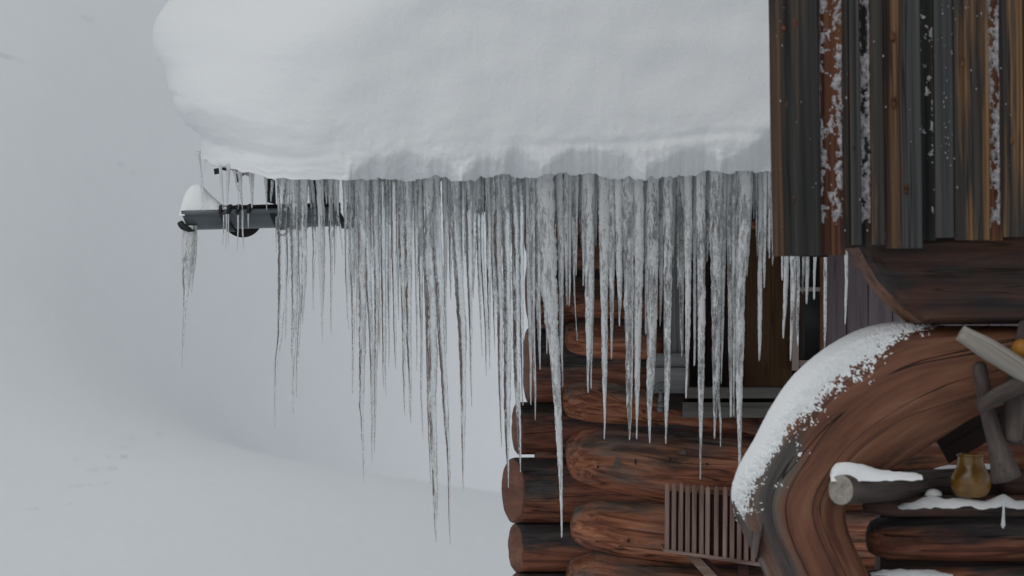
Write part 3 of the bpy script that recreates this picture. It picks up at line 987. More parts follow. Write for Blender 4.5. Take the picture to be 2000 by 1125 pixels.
# ------------------------------------------------------------------ icicles
ICE = {
 'spout': [
  [(371, 446, 26), (368, 490, 24), (365, 540, 17), (362, 590, 8), (359, 640, 4), (356, 717, 1.2)],
  [(381, 446, 9), (380, 500, 6), (374, 572, 1.5)],
  [(361, 446, 9), (359, 500, 7), (357, 562, 1.5)],
 ],
 'rag': [
  [(388, 304, 8), (391, 325, 5), (394, 350, 4), (397, 412, 1.5)],
  [(400, 312, 4), (400, 335, 1.2)],
  [(430, 322, 7), (433, 360, 5), (436, 410, 1.5)],
  [(446, 328, 8), (445, 360, 5), (444, 402, 1.5)],
  [(457, 332, 7), (461, 355, 4), (464, 372, 1.5)],
  [(470, 335, 9), (468, 360, 4), (465, 410, 1.5)],
  [(471, 340, 6), (470, 370, 5), (474, 412, 1.5)],
  [(489, 338, 7), (491, 370, 4.5), (492, 408, 2)],
  [(494, 345, 5), (494, 375, 3), (493, 405, 1.5)],
  [(519, 344, 9), (520, 370, 5), (521, 410, 1.5)],
  [(532, 360, 6), (530, 380, 5), (529, 395, 1.5)],
 ],
 'rim': [
  [(437, 423, 3.5), (437, 450, 2.5), (435, 479, 1)],
  [(442, 423, 3.5), (442, 450, 2.5), (441, 489, 1)],
  [(446, 423, 3.5), (446, 450, 2.5), (446, 479, 1)],
  [(465, 423, 4), (465, 450, 3), (463, 489, 1)],
  [(474, 423, 4), (474, 455, 3), (477, 486, 1)],
  [(485, 423, 3), (485, 446, 1.2)],
  [(540, 424, 4), (540, 460, 3), (540, 492, 1)],
 ],
 'g1': [
  [(550, 334, 24), (551, 400, 18), (551, 450, 16.5), (551, 540, 16), (549, 600, 13), (546, 660, 9), (540.5, 700, 6), (538.5, 745, 4), (537.5, 790, 2.5), (538, 834, 1)],
  [(563, 336, 12), (563, 450, 8.5), (564, 520, 8), (561, 560, 4), (559.5, 610, 3), (558, 663, 1)],
  [(575, 332, 22), (575, 400, 17), (575, 450, 14), (575, 540, 13), (575, 620, 11), (573, 680, 8), (572, 735, 4), (573, 770, 3), (573, 808, 1.2)],
  [(585, 336, 12), (586, 420, 10), (586, 500, 8), (586, 600, 6), (582, 680, 5), (579.5, 730, 3.5), (579.5, 776, 1.2)],
  [(594, 336, 18), (594, 400, 14), (594, 480, 11), (594, 550, 9), (592, 600, 5), (591.5, 632, 1.2)],
 ],
 'g2': [
  [(606, 338, 12), (611, 400, 11), (613, 440, 9), (614, 480, 7), (612, 530, 4), (612, 605, 1.2)],
  [(624, 340, 16), (627, 420, 14), (628, 480, 14), (628.5, 540, 11), (629, 580, 7), (629, 610, 4), (629.5, 640, 2.5), (630, 669, 1)],
  [(637, 342, 10), (637, 370, 6), (638, 400, 2)],
  [(645, 344, 9), (646, 410, 9), (647, 450, 11), (647.5, 500, 6), (647.5, 560, 4), (647, 610, 3), (647, 653, 1.2)],
  [(653, 345, 6), (655, 420, 5), (655, 480, 4), (653.5, 536, 1.2)],
  [(660, 345, 6), (660, 420, 5), (665, 450, 4), (670, 498, 1)],
 ],
 'c1': [
  [(675, 336, 14), (677, 450, 9), (677, 540, 6), (678, 580, 3), (679, 615, 2.5), (682, 643, 1)],
  [(683, 338, 7), (683, 470, 5), (682.5, 572, 1.2)],
  [(687, 336, 16), (687, 480, 13), (689, 560, 9), (690, 640, 6), (689, 700, 4), (688.5, 768, 1.2)],
  [(696, 340, 8), (697, 500, 4.5), (697, 657, 1.2)],
  [(704, 334, 20), (706, 450, 17), (707, 560, 16), (708, 660, 14), (706.5, 740, 11), (705.5, 785, 9), (704.5, 793, 7.5), (706.5, 810, 6), (708, 850, 5), (709.5, 890, 3), (711, 944, 1)],
  [(717, 336, 15), (717, 450, 13), (720, 560, 12), (724.5, 640, 9), (726, 720, 7), (726.5, 790, 5), (726.5, 850, 3), (727, 901, 1)],
  [(733, 336, 15), (734, 450, 12), (736, 560, 11), (735.5, 640, 9), (734, 720, 6), (733, 800, 4), (731.8, 850, 3), (731.5, 884, 1)],
  [(742, 340, 9), (742, 550, 5), (741.5, 640, 3), (742, 691, 1)],
  [(748, 336, 13), (748, 480, 11), (749.5, 600, 9), (749.5, 680, 6), (749, 720, 3.5), (749.5, 756, 1.2)],
  [(755, 340, 9), (754, 600, 5), (753, 740, 2), (754.5, 776, 1)],
 ],
 'c2': [
  [(761, 338, 12), (760, 480, 8), (760, 560, 6), (760, 650, 3), (759.5, 716, 1)],
  [(769, 338, 12), (769, 500, 9), (771, 620, 6), (772, 680, 4), (773, 721, 1)],
  [(777, 340, 9), (777, 520, 5), (779, 625, 1)],
  [(784, 336, 16), (784, 480, 12), (787, 580, 9), (788.5, 660, 7), (789, 730, 5), (790, 780, 3), (791, 812, 1)],
  [(797, 336, 16), (797, 480, 14), (798, 600, 11), (799, 680, 9), (801, 740, 6), (801.5, 790, 4), (802.8, 826, 1)],
  [(805, 340, 7), (804, 490, 4), (803.5, 570, 1)],
  [(812, 340, 11), (813, 500, 7), (814, 600, 4), (814.5, 660, 2.5), (814.5, 725, 1)],
  [(821, 338, 13), (821, 480, 10), (822.5, 600, 6.5), (823.5, 700, 4.5), (822.5, 760, 3.5), (825, 820, 2), (826.5, 855, 1)],
 ],
 'c3': [
  [(830, 340, 12), (831, 500, 9), (834, 620, 7), (836, 740, 6), (838, 830, 5), (840, 890, 3), (841, 944, 1)],
  [(839, 338, 18), (838, 480, 18), (842, 600, 20), (844, 690, 22), (844, 760, 17), (846, 830, 14), (848, 900, 12), (850, 960, 10), (850.5, 1000, 7), (850.5, 1030, 4.5), (852, 1060, 1)],
  [(850, 338, 20), (850, 430, 22), (853, 490, 22), (858, 560, 19), (860, 620, 15), (863, 680, 13), (868, 750, 12), (872, 830, 9.5), (875.5, 880, 6.5), (877, 940, 5), (877.5, 1000, 3.5), (878.5, 1035, 2.5), (880, 1063, 1)],
  [(868, 340, 12), (870, 450, 9), (870, 550, 6), (872, 690, 1)],
  [(879, 340, 11), (880, 500, 7), (880.5, 585, 1)],
  [(888, 338, 19), (889, 420, 19), (893, 490, 18), (897, 560, 17), (902, 640, 17), (904, 720, 13), (905, 790, 10), (904.5, 840, 8), (904.5, 885, 5), (904.5, 925, 3), (905, 958, 1)],
  [(903, 342, 9), (904, 500, 6), (903.5, 580, 1)],
  [(914, 342, 15), (916, 480, 14), (918, 580, 9), (919.5, 660, 5), (919.5, 720, 3.5), (920.5, 750, 2.5), (921.5, 794, 1)],
  [(926, 345, 11), (925, 490, 9), (924, 583, 1)],
 ],
 'c4': [
  [(934, 345, 13), (935, 480, 9), (937, 570, 5), (939, 630, 3), (942, 696, 1)],
  [(941, 345, 12), (941, 470, 9), (945, 560, 7), (949, 640, 5), (949.5, 690, 3.5), (949.8, 734, 1)],
  [(953, 342, 12), (954, 500, 9), (955, 600, 6), (956, 680, 2.5), (956.7, 722, 1)],
  [(962, 340, 13), (963, 500, 9), (965, 600, 5), (966.5, 683, 1)],
  [(971, 336, 18), (972, 480, 15), (975, 560, 13), (977, 660, 11), (977, 740, 8), (978, 800, 4.5), (979, 840, 3), (980, 873, 1)],
  [(986, 330, 20), (988, 450, 17), (990, 560, 16), (991, 660, 15), (990.5, 750, 14), (990.5, 830, 10), (991, 880, 6.5), (992.5, 915, 4), (992.5, 953, 1.5)],
  [(1003, 330, 20), (1006, 450, 16), (1008, 560, 15), (1009, 660, 15), (1010, 740, 12), (1013, 810, 9), (1014.5, 860, 6.5), (1016, 895, 3.5), (1016.5, 922, 1.5)],
  [(1016, 336, 15), (1016, 450, 13), (1017, 560, 12), (1018.5, 650, 7.5), (1020, 720, 4.5), (1020, 760, 3), (1021.5, 793, 2)],
 ],
 'n1': [
  [(1031, 336, 14), (1034, 450, 13), (1034, 560, 10), (1036, 660, 7), (1037, 720, 5), (1036.5, 765, 3), (1037, 791, 2)],
  [(1040, 336, 16), (1040, 480, 13), (1041, 600, 8), (1043, 680, 5.5), (1045, 750, 4.5), (1045.5, 790, 3), (1045.5, 821, 2)],
  [(1051, 336, 13), (1050, 480, 12), (1051, 580, 10), (1053, 640, 7), (1054, 690, 4), (1055, 722, 1.5)],
  [(1066, 326, 36), (1066, 420, 34), (1069, 490, 33), (1073, 560, 31), (1077, 620, 27), (1081, 660, 22), (1087, 750, 17), (1091, 830, 14), (1094, 900, 10), (1096, 960, 6.5), (1096.8, 1010, 4), (1097, 1050, 3)],
  [(1064, 480, 8), (1066, 560, 6), (1068, 640, 4), (1068, 692, 2)],
  [(1091, 336, 16), (1095, 450, 13), (1096, 560, 9), (1096.5, 660, 7), (1098, 710, 3.5), (1099, 756, 2)],
  [(1106, 336, 12), (1106, 450, 10), (1106, 540, 5), (1107.5, 597, 2)],
  [(1113, 336, 10), (1112, 450, 8), (1113, 540, 5), (1111.5, 598, 2)],
  [(1119, 332, 13), (1121, 450, 9), (1122, 490, 7), (1121, 530, 4), (1123, 600, 2.5), (1125.5, 640, 2), (1127, 667, 2)],
  [(1128, 336, 9), (1126, 450, 5), (1125.5, 500, 3.5), (1125, 539, 1.5)],
 ],
 'n2': [
  [(1139, 336, 9), (1140, 480, 5), (1139, 559, 2)],
  [(1149, 334, 24), (1151, 450, 20), (1151, 560, 17), (1150, 640, 13), (1149, 700, 7), (1148, 740, 4), (1148.5, 768, 3)],
  [(1159, 336, 11), (1157, 480, 9), (1156.5, 600, 7), (1155.5, 680, 5), (1154.5, 730, 3), (1154.5, 760, 2.5)],
  [(1166, 338, 8), (1165, 400, 5), (1164, 480, 1.5)],
  [(1180, 334, 26), (1180, 450, 22), (1180, 560, 16), (1181, 660, 12), (1181, 730, 10), (1181, 780, 6.5), (1181.5, 820, 4), (1180, 858, 2)],
  [(1195, 336, 16), (1195, 450, 14), (1195, 560, 10), (1195, 630, 6), (1194.5, 670, 3.5), (1194, 702, 3)],
  [(1209, 336, 19), (1209, 450, 15), (1210, 540, 12), (1210.5, 590, 7), (1210, 615, 3.5), (1210, 637, 3)],
 ],
 'n3': [
  [(1226, 334, 25), (1227, 450, 22), (1228, 560, 20), (1229, 660, 16), (1229, 740, 13.5), (1229, 790, 10), (1230, 825, 6.5), (1229.5, 860, 2.5)],
  [(1247, 340, 21), (1248, 450, 20), (1247, 560, 17), (1245.5, 660, 13), (1245, 740, 11), (1244.5, 790, 7), (1244, 825, 4), (1243.5, 858, 2.5)],
  [(1260, 345, 9), (1261, 500, 4), (1261, 620, 3), (1261.5, 653, 3.5)],
  [(1273, 334, 27), (1274, 450, 25), (1273.5, 560, 22), (1272.5, 660, 18), (1270, 740, 14.5), (1268.5, 790, 10.5), (1268.5, 830, 6), (1269, 866, 2.5)],
  [(1284, 340, 10), (1283, 450, 8), (1282, 560, 6), (1279, 690, 4), (1277.5, 753, 2)],
  [(1292, 336, 11), (1291, 480, 9), (1291, 570, 6), (1289, 638, 1.5)],
  [(1304, 330, 21), (1305, 450, 19), (1304, 560, 16), (1303.5, 660, 13.5), (1303, 740, 12), (1301.5, 800, 8), (1301, 835, 4.5), (1300.5, 867, 2.5)],
  [(1318, 336, 12), (1316, 420, 8), (1315, 500, 2)],
  [(1326, 336, 13), (1325, 450, 8), (1324, 520, 5), (1323.5, 564, 3)],
  [(1333, 336, 14), (1332, 450, 13), (1331, 560, 10), (1330.5, 640, 6), (1332, 680, 3.5), (1331.5, 697, 2.5)],
  [(1344, 336, 17), (1344, 450, 15), (1344, 560, 12), (1343, 660, 9), (1341.5, 720, 5), (1340, 778, 3)],
 ],
 'n4': [
  [(1352, 336, 10), (1351, 450, 6), (1350.5, 511, 3)],
  [(1358, 336, 10), (1357, 480, 7), (1357, 600, 5.5), (1357, 680, 4.5), (1356, 715, 3)],
  [(1369, 334, 19), (1369, 450, 18), (1370, 560, 16), (1370, 660, 14.5), (1369.5, 740, 12), (1369, 800, 9), (1368.5, 860, 5.5), (1368, 905, 3.5), (1368, 937, 3)],
  [(1383, 336, 11), (1383, 450, 7), (1381, 512, 2)],
  [(1398, 334, 27), (1398, 450, 25), (1398, 560, 20), (1398, 660, 15.5), (1397.5, 740, 12), (1396.5, 800, 7), (1396, 830, 4), (1395.5, 858, 2.5)],
  [(1405, 500, 9), (1404, 600, 8), (1404, 700, 6), (1403.5, 770, 4.5), (1406.5, 812, 4), (1407.5, 840, 3), (1407, 873, 2.5)],
  [(1413, 334, 15), (1413, 450, 11), (1412, 560, 8), (1411, 660, 5), (1409, 720, 3), (1408.5, 749, 2)],
  [(1424, 334, 15), (1425, 450, 12), (1426, 560, 10), (1426.5, 660, 9), (1427, 720, 7), (1427.5, 770, 4.5), (1427.5, 815, 4)],
  [(1434, 334, 11), (1433, 480, 8), (1434, 600, 7), (1434, 700, 5), (1433.5, 760, 4), (1433, 813, 3)],
  [(1441, 334, 14), (1440, 450, 12), (1440, 560, 9), (1438, 640, 5), (1436.5, 745, 2)],
  [(1455, 330, 25), (1455, 420, 23), (1451, 500, 22), (1446.5, 560, 18), (1445.5, 660, 15.5), (1444.5, 740, 13), (1444, 800, 11), (1444.5, 850, 8), (1444.5, 900, 5), (1444, 935, 2.5)],
  [(1466, 332, 11), (1464, 420, 9), (1461, 480, 6), (1459, 540, 2)],
 ],
 'n5': [
  [(1477, 330, 7), (1477.5, 400, 4), (1477, 464, 2)],
  [(1487, 328, 15), (1486, 420, 12), (1485, 500, 10), (1484.5, 580, 9), (1483.5, 660, 7), (1483, 706, 3)],
  [(1495, 330, 9), (1494, 450, 6), (1493, 520, 5), (1492.5, 563, 3)],
  [(1503, 328, 8), (1503, 450, 5), (1502.5, 505, 3)],
  [(1509, 328, 7), (1509, 450, 5), (1510, 490, 5), (1508.5, 519, 2.5)],
 ],
 'o': [
  [(1527.5, 330, 6), (1527.5, 520, 4), (1528, 548, 4)],
  [(1537, 330, 14), (1536, 480, 12), (1535, 540, 10), (1533, 600, 8), (1530.5, 640, 5), (1529.5, 661, 4)],
  [(1550, 330, 14), (1549, 480, 12), (1549, 560, 10), (1547, 620, 7), (1545, 665, 4.5), (1544, 705, 3)],
  [(1559, 330, 10), (1558, 480, 8), (1559.5, 540, 6), (1558.5, 600, 6), (1558, 650, 4.5), (1558.5, 676, 3)],
  [(1571, 330, 8), (1570, 480, 6), (1568.5, 540, 5), (1567.5, 574, 3)],
  [(1579, 330, 10), (1577.5, 480, 8), (1576.5, 540, 7), (1575.5, 594, 4)],
  [(1594, 330, 9), (1592.5, 480, 8), (1590.5, 540, 5), (1590, 585, 4)],
  [(1612, 330, 9), (1612, 480, 7), (1612, 560, 7), (1611.5, 620, 6.5), (1611, 660, 4), (1610.5, 684, 2)],
  [(1653, 330, 10), (1653, 480, 8), (1653, 540, 7), (1652, 590, 5), (1650.5, 634, 2.5)],
 ],
}
ZONE = {
 'spout': ("under the torn left mouth of the gutter", "icicles under the gutter mouth"),
 'rag': ("between the ragged snow edge and the open gutter", "small icicles above the bare gutter"),
 'rim': ("on the front rim of the bare gutter", "tiny icicles on the gutter rim"),
 'g1': ("in the left ice cluster crossing the gutter", "icicles crossing the gutter"),
 'g2': ("over the last visible stretch of gutter", "icicles crossing the gutter"),
 'c1': ("where the dense ice curtain begins right of the gutter", "icicles along the eave"),
 'c2': ("before the snow slope, left of the longest pair", "icicles along the eave"),
 'c3': ("in the cluster around the longest pair", "icicles along the eave"),
 'c4': ("before the snow, beside the log corner", "icicles along the eave"),
 'n1': ("before the dark stacked log ends", "icicles along the eave"),
 'n2': ("before the wall logs right of the corner", "icicles along the eave"),
 'n3': ("before the grey window post", "icicles along the eave"),
 'n4': ("before the dark window opening", "icicles along the eave"),
 'n5': ("before the brown panel, at the balcony corner", "icicles along the eave"),
 'o': ("below the balcony's corner boards", "icicles seen below the balcony"),
}
ORD = ["leftmost", "second from left", "third from left", "fourth from left", "fifth from left", "sixth from left",
       "seventh from left", "eighth from left", "ninth from left", "tenth from left", "eleventh from left", "rightmost"]
SPECIAL = {
 ('c1', 4): "long icicle with a bead like knot two thirds down",
 ('c3', 1): "straight icicle, left one of the longest pair",
 ('c3', 2): "slanting icicle, right one of the longest pair",
 ('n1', 3): "fattest icicle, thick as a wrist, leaning right before log ends",
 ('n4', 10): "long stout icicle whose tip reaches the snowy brace",
 ('n4', 5): "icicle with a kinked thread like tip before window opening",
 ('n1', 8): "icicle thinning abruptly to a thread before the log ends",
 ('o', 8): "lone icicle furthest right below the balcony boards",
 ('spout', 0): "broad frayed icicle hanging from the gutter's left mouth",
 ('rag', 0): "lone thin icicle at the far left tip of the snow edge",
}


def icicle(pts, Y, seed, seg=14, rib=1.0, milk=0.5, mat=None):
    L = pts[-1][1] - pts[0][1]
    n = max(8, int(L / 3.2))
    sp = catmull(pts, n)
    V, G, MK = [], [], []
    k = PX(Y)
    for i, (px, py, w) in enumerate(sp):
        w = max(w, 0.9)
        r = w / 2
        wob = 0.07 * w * nz(py * 0.05, seed) * sm(0, 25, py - pts[0][1]) + 0.35 * nz(py * 0.16, seed + 7)
        ribs = 1 + rib * (0.11 * nz(py * 0.17, seed + 3) + 0.09 * nz(py * 0.42, seed + 5) + 0.05 * nz(py * 0.05, seed + 9))
        if i >= n - 3 and w > 1.8:
            r *= (0.95, 0.8, 0.45)[i - n + 3]
        c = P(px + wob, py, Y)
        mlk = milk + 0.16 * sm(110, 20, py - pts[0][1]) + 0.10 * nz(py * 0.02, seed + 1)
        for j in range(seg):
            a = 2 * math.pi * j / seg
            ca, sa = math.cos(a), math.sin(a)
            f = ribs * (1 + 0.16 * nz(ca * 1.5 + seed, sa * 1.5, py * 0.013) + 0.08 * nz(ca * 2.5 + seed, sa * 2.5, py * 0.12))
            V.append((c.x + ca * r * f * k, c.y + sa * r * f * k * 0.95, c.z))
            G.append((ca * r * k + seed, sa * r * k + seed * .3, c.z)); MK.append(mlk)
    F = grid_faces(n, seg, True)
    F.append(tuple(range(seg))[::-1]); F.append(tuple(range((n - 1) * seg, n * seg)))
    F = [tuple(reversed(f)) for f in F]
    return mk("icicle", V, F, mat or M_ICE, None, grain=G, milk=MK)


rnd = random.Random(11)
DEPTH = {'spout': 0.10, 'rag': 0.05, 'rim': 0.06}
for zk, lst in ICE.items():
    where, grp = ZONE[zk]
    cnt = len(lst)
    order = sorted(range(cnt), key=lambda i: lst[i][-1][0])
    for idx, pts in enumerate(lst):
        L = pts[-1][1] - pts[0][1]
        wm = max(p[2] for p in pts[1:])
        Y = DEPTH.get(zk, None)
        if Y is None:
            Y = (0.0 if wm > 13 else 0.04) + rnd.uniform(-0.015, 0.015) - (0.03 if zk[0] == 'g' else 0.0)
        if zk == 'o':
            Y = rnd.uniform(-0.03, 0.03)
        pts = [(pts[0][0], pts[0][1] - (rnd.uniform(8, 40) if zk[0] in 'cn' else rnd.uniform(0, 12)), pts[0][2] * 1.1)] + pts
        ml = {'n': 0.45, 'o': 0.48, 'c': 0.345, 'g': 0.35}.get(zk[0], 0.38) + rnd.uniform(-0.10, 0.10)
        o = icicle(pts, Y, rnd.uniform(0, 200), seg=16 if wm > 12 else (12 if wm > 5 else 8), milk=ml, mat=M_ICEW if zk[0] in 'no' else M_ICE)
        if (zk, idx) in SPECIAL:
            lab = SPECIAL[(zk, idx)]
        else:
            k = order.index(idx)
            od = "rightmost" if k == cnt - 1 else ORD[k]
            size = ("long " if L > 480 else "short " if L < 260 else "") + ("stout" if wm > 17 else "slim" if wm > 8 else "thin")
            lab = f"{size} icicle {where}, {od}"
        tag(o, lab, "icicle", grp)

# short back-row icicles that close the curtain near the snow
for k in range(70):
    px = 676 + (1500 - 676) * (k + rnd.uniform(0.1, 0.9)) / 70
    L = rnd.uniform(60, 190)
    w = rnd.uniform(6, 12)
    top = lut(ZB, px) - 12
    o = icicle([(px, top, w * 1.3), (px + rnd.uniform(-1, 1), top + L * 0.45, w * 0.8), (px + rnd.uniform(-2, 2), top + L, 1.5)], rnd.uniform(0.07, 0.11), rnd.uniform(0, 200), seg=9, milk=0.40)
    tag(o, "short icicle hidden in the back row of the ice curtain", "icicle", "back row icicles close under the snow")

# ------------------------------------------------------------------ balcony of the nearer building, at right
BY = -2.6
balc = empty("timber_balcony", P(1800, 640, BY + 0.3))
tag(balc, "weathered board balcony front carried by a huge curved log brace", "balcony")
TOP = -420
boards = [  # x0, x1, bottom row, depth step, material
    (1505, 1601, 500, 0.00, B_DARK),
    (1600, 1649, 498, 0.045, B_RUST),
    (1647.5, 1659, 482, 0.012, B_TAN),
    (1659.5, 1680, 479, 0.0, B_GREY),
    (1678, 1703, 482, 0.04, B_DARK),
    (1701, 1727, 478, 0.0, B_TAN),
    (1727.7, 1799, 485, 0.006, B_GREY),
    (1797, 1826, 470, 0.04, B_DARK),
    (1824.5, 1861, 464, 0.0, B_GREY),
    (1861.7, 1931, 469, 0.008, B_TAN),
    (1928, 1956, 470, 0.04, B_RUST),
    (1954, 1998, 463, 0.0, B_TAN),
    (1998.6, 2060, 466, 0.004, B_DARK),
    (2058, 2088, 466, 0.04, B_DARK),
    (2086, 2150, 466, 0.0, B_GREY),
    (2151, 2230, 466, 0.006, B_TAN),
]
for x0, x1, yb, dp, mt in boards:
    Y = BY + dp
    lean = 9 if x0 < 1600 else 5
    p = P((x0 + x1) / 2 + lean * 0.5, yb, Y); q = P((x0 + x1) / 2 + lean * 0.5 - lean * (yb - TOP) / 500.0, TOP, Y)
    plank("board", p, q, (x1 - x0) * PX(Y), 0.03, mt, balc, nl=26, bev=0.005, wav=0.003)
v, f = box(P(1512, 0, BY).x, P(2230, 0, BY).x, BY + 0.07, BY + 0.12, P(0, 452, BY).z, P(0, TOP, BY).z)
mk("board_backing", v, f, M_DARKW, balc, smooth=False)
pw = P(1503, 490, BY)
# return side of the balcony going back
for k in range(8):
    y0 = BY + 0.022 + k * 0.135
    inset = 0.006 if k == 0 else 0.006 + 0.030 * k
    v, f = box(pw.x + 0.012 + inset, pw.x + 0.04 + inset, y0, y0 + 0.13, P(0, 499, BY).z, P(0, TOP, BY).z)
    gr = [(c[2] + k * 3, c[1], c[0]) for c in v]
    mk("side_board", v, f, B_DARK, balc, smooth=False, grain=gr)

# knots on the boards
def knot(px, py, w, h, Y, mat):
    p = P(px, py, Y)
    V = []
    for i in range(4):
        e = math.pi / 2 * i / 3
        for j in range(12):
            a = 2 * math.pi * j / 12
            V.append((p.x + math.cos(a) * math.cos(e) * w / 2 * PX(Y), Y + 0.002 - math.sin(e) * 0.006, p.z + math.sin(a) * math.cos(e) * h / 2 * PX(Y)))
    mk("knot", V, grid_faces(4, 12, True) , mat, balc)


for (px, py, w, h) in ((1530, 58, 10, 20), (1553, 45, 11, 22), (1551, 390, 8, 22), (1537, 205, 7, 14), (1744, 72, 11, 22), (1746, 200, 10, 26), (1668, 285, 6, 18), (1977, 275, 9, 20), (1880, 120, 8, 18), (1770, 370, 8, 22)):
    knot(px, py, w, h, BY - 0.0155, B_RUST)

# hull shaped beam end under the boards
back = [(1650, 484), (1668, 515), (1690, 548), (1715, 578), (1742, 606), (1775, 632), (2250, 634), (2250, 440), (1656, 470)]
front = [(1678, 484), (1692, 512), (1712, 544), (1738, 574), (1766, 604), (1800, 630), (2250, 632), (2250, 440), (1680, 470)]
def beam():
    Yf, Yb = BY + 0.14, BY + 0.40
    # dense outline for a rounded look
    def dens(poly):
        out = []
        n = len(poly)
        for i in range(n):
            a = poly[i]; b = poly[(i + 1) % n]
            for k in range(4):
                out.append((a[0] + (b[0] - a[0]) * k / 4, a[1] + (b[1] - a[1]) * k / 4))
        return out
    fo, bo = dens(front), dens(back)
    rows = []
    V, G = [], []
    layers = [(fo, Yf - 0.02, 0.88), (fo, Yf - 0.012, 0.94), (fo, Yf + 0.02, 1.0), ([((a[0] * .5 + b[0] * .5), (a[1] + b[1]) / 2) for a, b in zip(fo, bo)], Yf + 0.09, 1.0), (bo, Yf + 0.2, 1.0), (bo, Yb, 0.98)]
    for poly, Y, s in layers:
        cx, cyy = 1960, 550
        for (px, py) in poly:
            q = 3.0 * nz(px * 0.03, py * 0.03, Y * 3)
            w = P(cx + (px - cx) * s, cyy + (py - cyy) * s + q, Y)
            w.y += 0.012 * nz(px * 0.02, py * 0.03, 3)
            V.append(w); G.append((w.x, w.z * 1.0 + 3, w.y + w.z * 0.2))
    n = len(fo)
    F = [tuple(reversed(f)) for f in grid_faces(len(layers), n, True)]
    F.append(tuple(range(n))); F.append(tuple(range((len(layers) - 1) * n, len(layers) * n))[::-1])
    MI = [0] * len(F)
    for i in (2, 3):
        for j in range(0, 21):
            MI[i * n + j] = 1
    return mk("support_beam", V, F, [M_LOGD, M_BR], balc, smooth=False, grain=G, matidx=MI)


beam()

# curved log brace: paired outline points (outer, inner)
OUT = [(2060, 636), (1960, 636), (1870, 636), (1800, 637), (1740, 640), (1680, 658), (1612, 698), (1556, 748), (1517, 805), (1488, 865), (1458, 918), (1443, 965), (1447, 1010), (1464, 1056), (1487, 1104), (1503, 1150), (1508, 1210), (1505, 1320)]
INN = [(2100, 745), (2000, 775), (1935, 800), (1890, 822), (1855, 845), (1815, 870), (1775, 896), (1738, 918), (1704, 938), (1676, 958), (1658, 980), (1652, 1004), (1655, 1028), (1664, 1056), (1679, 1090), (1695, 1125), (1712, 1210), (1715, 1320)]
TY = BY + 0.30
NB_L, NB_S = 130, 110
pairs = catmull([(a[0], a[1], b[0], b[1]) for a, b in zip(OUT, INN)], NB_L)


def brace_pt(i, a, off=0.0):
    """point on the brace skin: section i, angle a (0 = outer edge, pi = inner edge, front at pi/2)"""
    ox, oy, ix, iy = pairs[i]
    cx, cyy = (ox + ix) / 2, (oy + iy) / 2
    hx, hy = (ox - ix) / 2, (oy - iy) / 2
    hw = math.hypot(hx, hy)
    ca, sa = math.cos(a), math.sin(a)
    e = 0.75
    cs = math.copysign(abs(ca) ** e, ca); ss = math.copysign(abs(sa) ** e, sa)
    l = i * 0.017
    # lengthwise grooves, deeper lower down
    low = sm(59, 100, i)
    gr = (0.009 + 0.006 * low) * (nz(ca * 3.2 + 4, sa * 3.2, l * 0.8) + 0.6 * nz(ca * 7 + 2, sa * 7, l * 0.6))
    bump = 0.012 * nz(ca * 1.5, sa * 1.5, l * 3)
    depth = 0.17 + 0.02 * low
    m = PX(TY)
    k = 1 + (off + gr * 0.35 + bump * 0.3) / (hw * m)
    p = P(cx + hx * cs * k, cyy + hy * cs * k, TY)
    p.y = TY - ss * (depth + off + gr + bump)
    return p


V, G, MK = [], [], []
cl = 0.0
for i in range(NB_L):
    if i:
        o0 = pairs[i - 1]; o1 = pairs[i]
        cl += math.hypot((o1[0] + o1[2] - o0[0] - o0[2]) / 2, (o1[1] + o1[3] - o0[1] - o0[3]) / 2) * PX(TY)
    hw = math.hypot(pairs[i][0] - pairs[i][2], pairs[i][1] - pairs[i][3]) / 2 * PX(TY)
    for j in range(NB_S):
        a = 2 * math.pi * j / NB_S
        V.append(brace_pt(i, a)); G.append((cl, math.cos(a) * hw * 0.9, math.sin(a) * 0.15))
        MK.append(-0.9 + 1.9 * sm(57, 78, i) * sm(-0.1, 0.5, math.cos(a)))
F = grid_faces(NB_L, NB_S, True)
F.append(tuple(range(NB_S))[::-1]); F.append(tuple(range((NB_L - 1) * NB_S, NB_L * NB_S)))
mk("curved_brace", V, F, M_BR, balc, grain=G, milk=MK)

# grey split flap standing off the lower left of the brace
fl = [(1452, 925), (1434, 962), (1431, 985), (1437, 1012), (1457, 1054), (1477, 1092), (1483, 1060), (1490, 1020), (1500, 985), (1516, 955), (1490, 930)]
pf = [P(x, y, TY - 0.015 - 0.165 * sm(1428, 1512, x) - 0.035 * sm(965, 1060, y)) for x, y in fl]
pb = [P(x + 6, y, TY + 0.05) for x, y in fl]
prism("split_flap", pf, pb, M_DRIFT, balc, grain=[(q.z, q.x, q.y) for q in pf + pb])

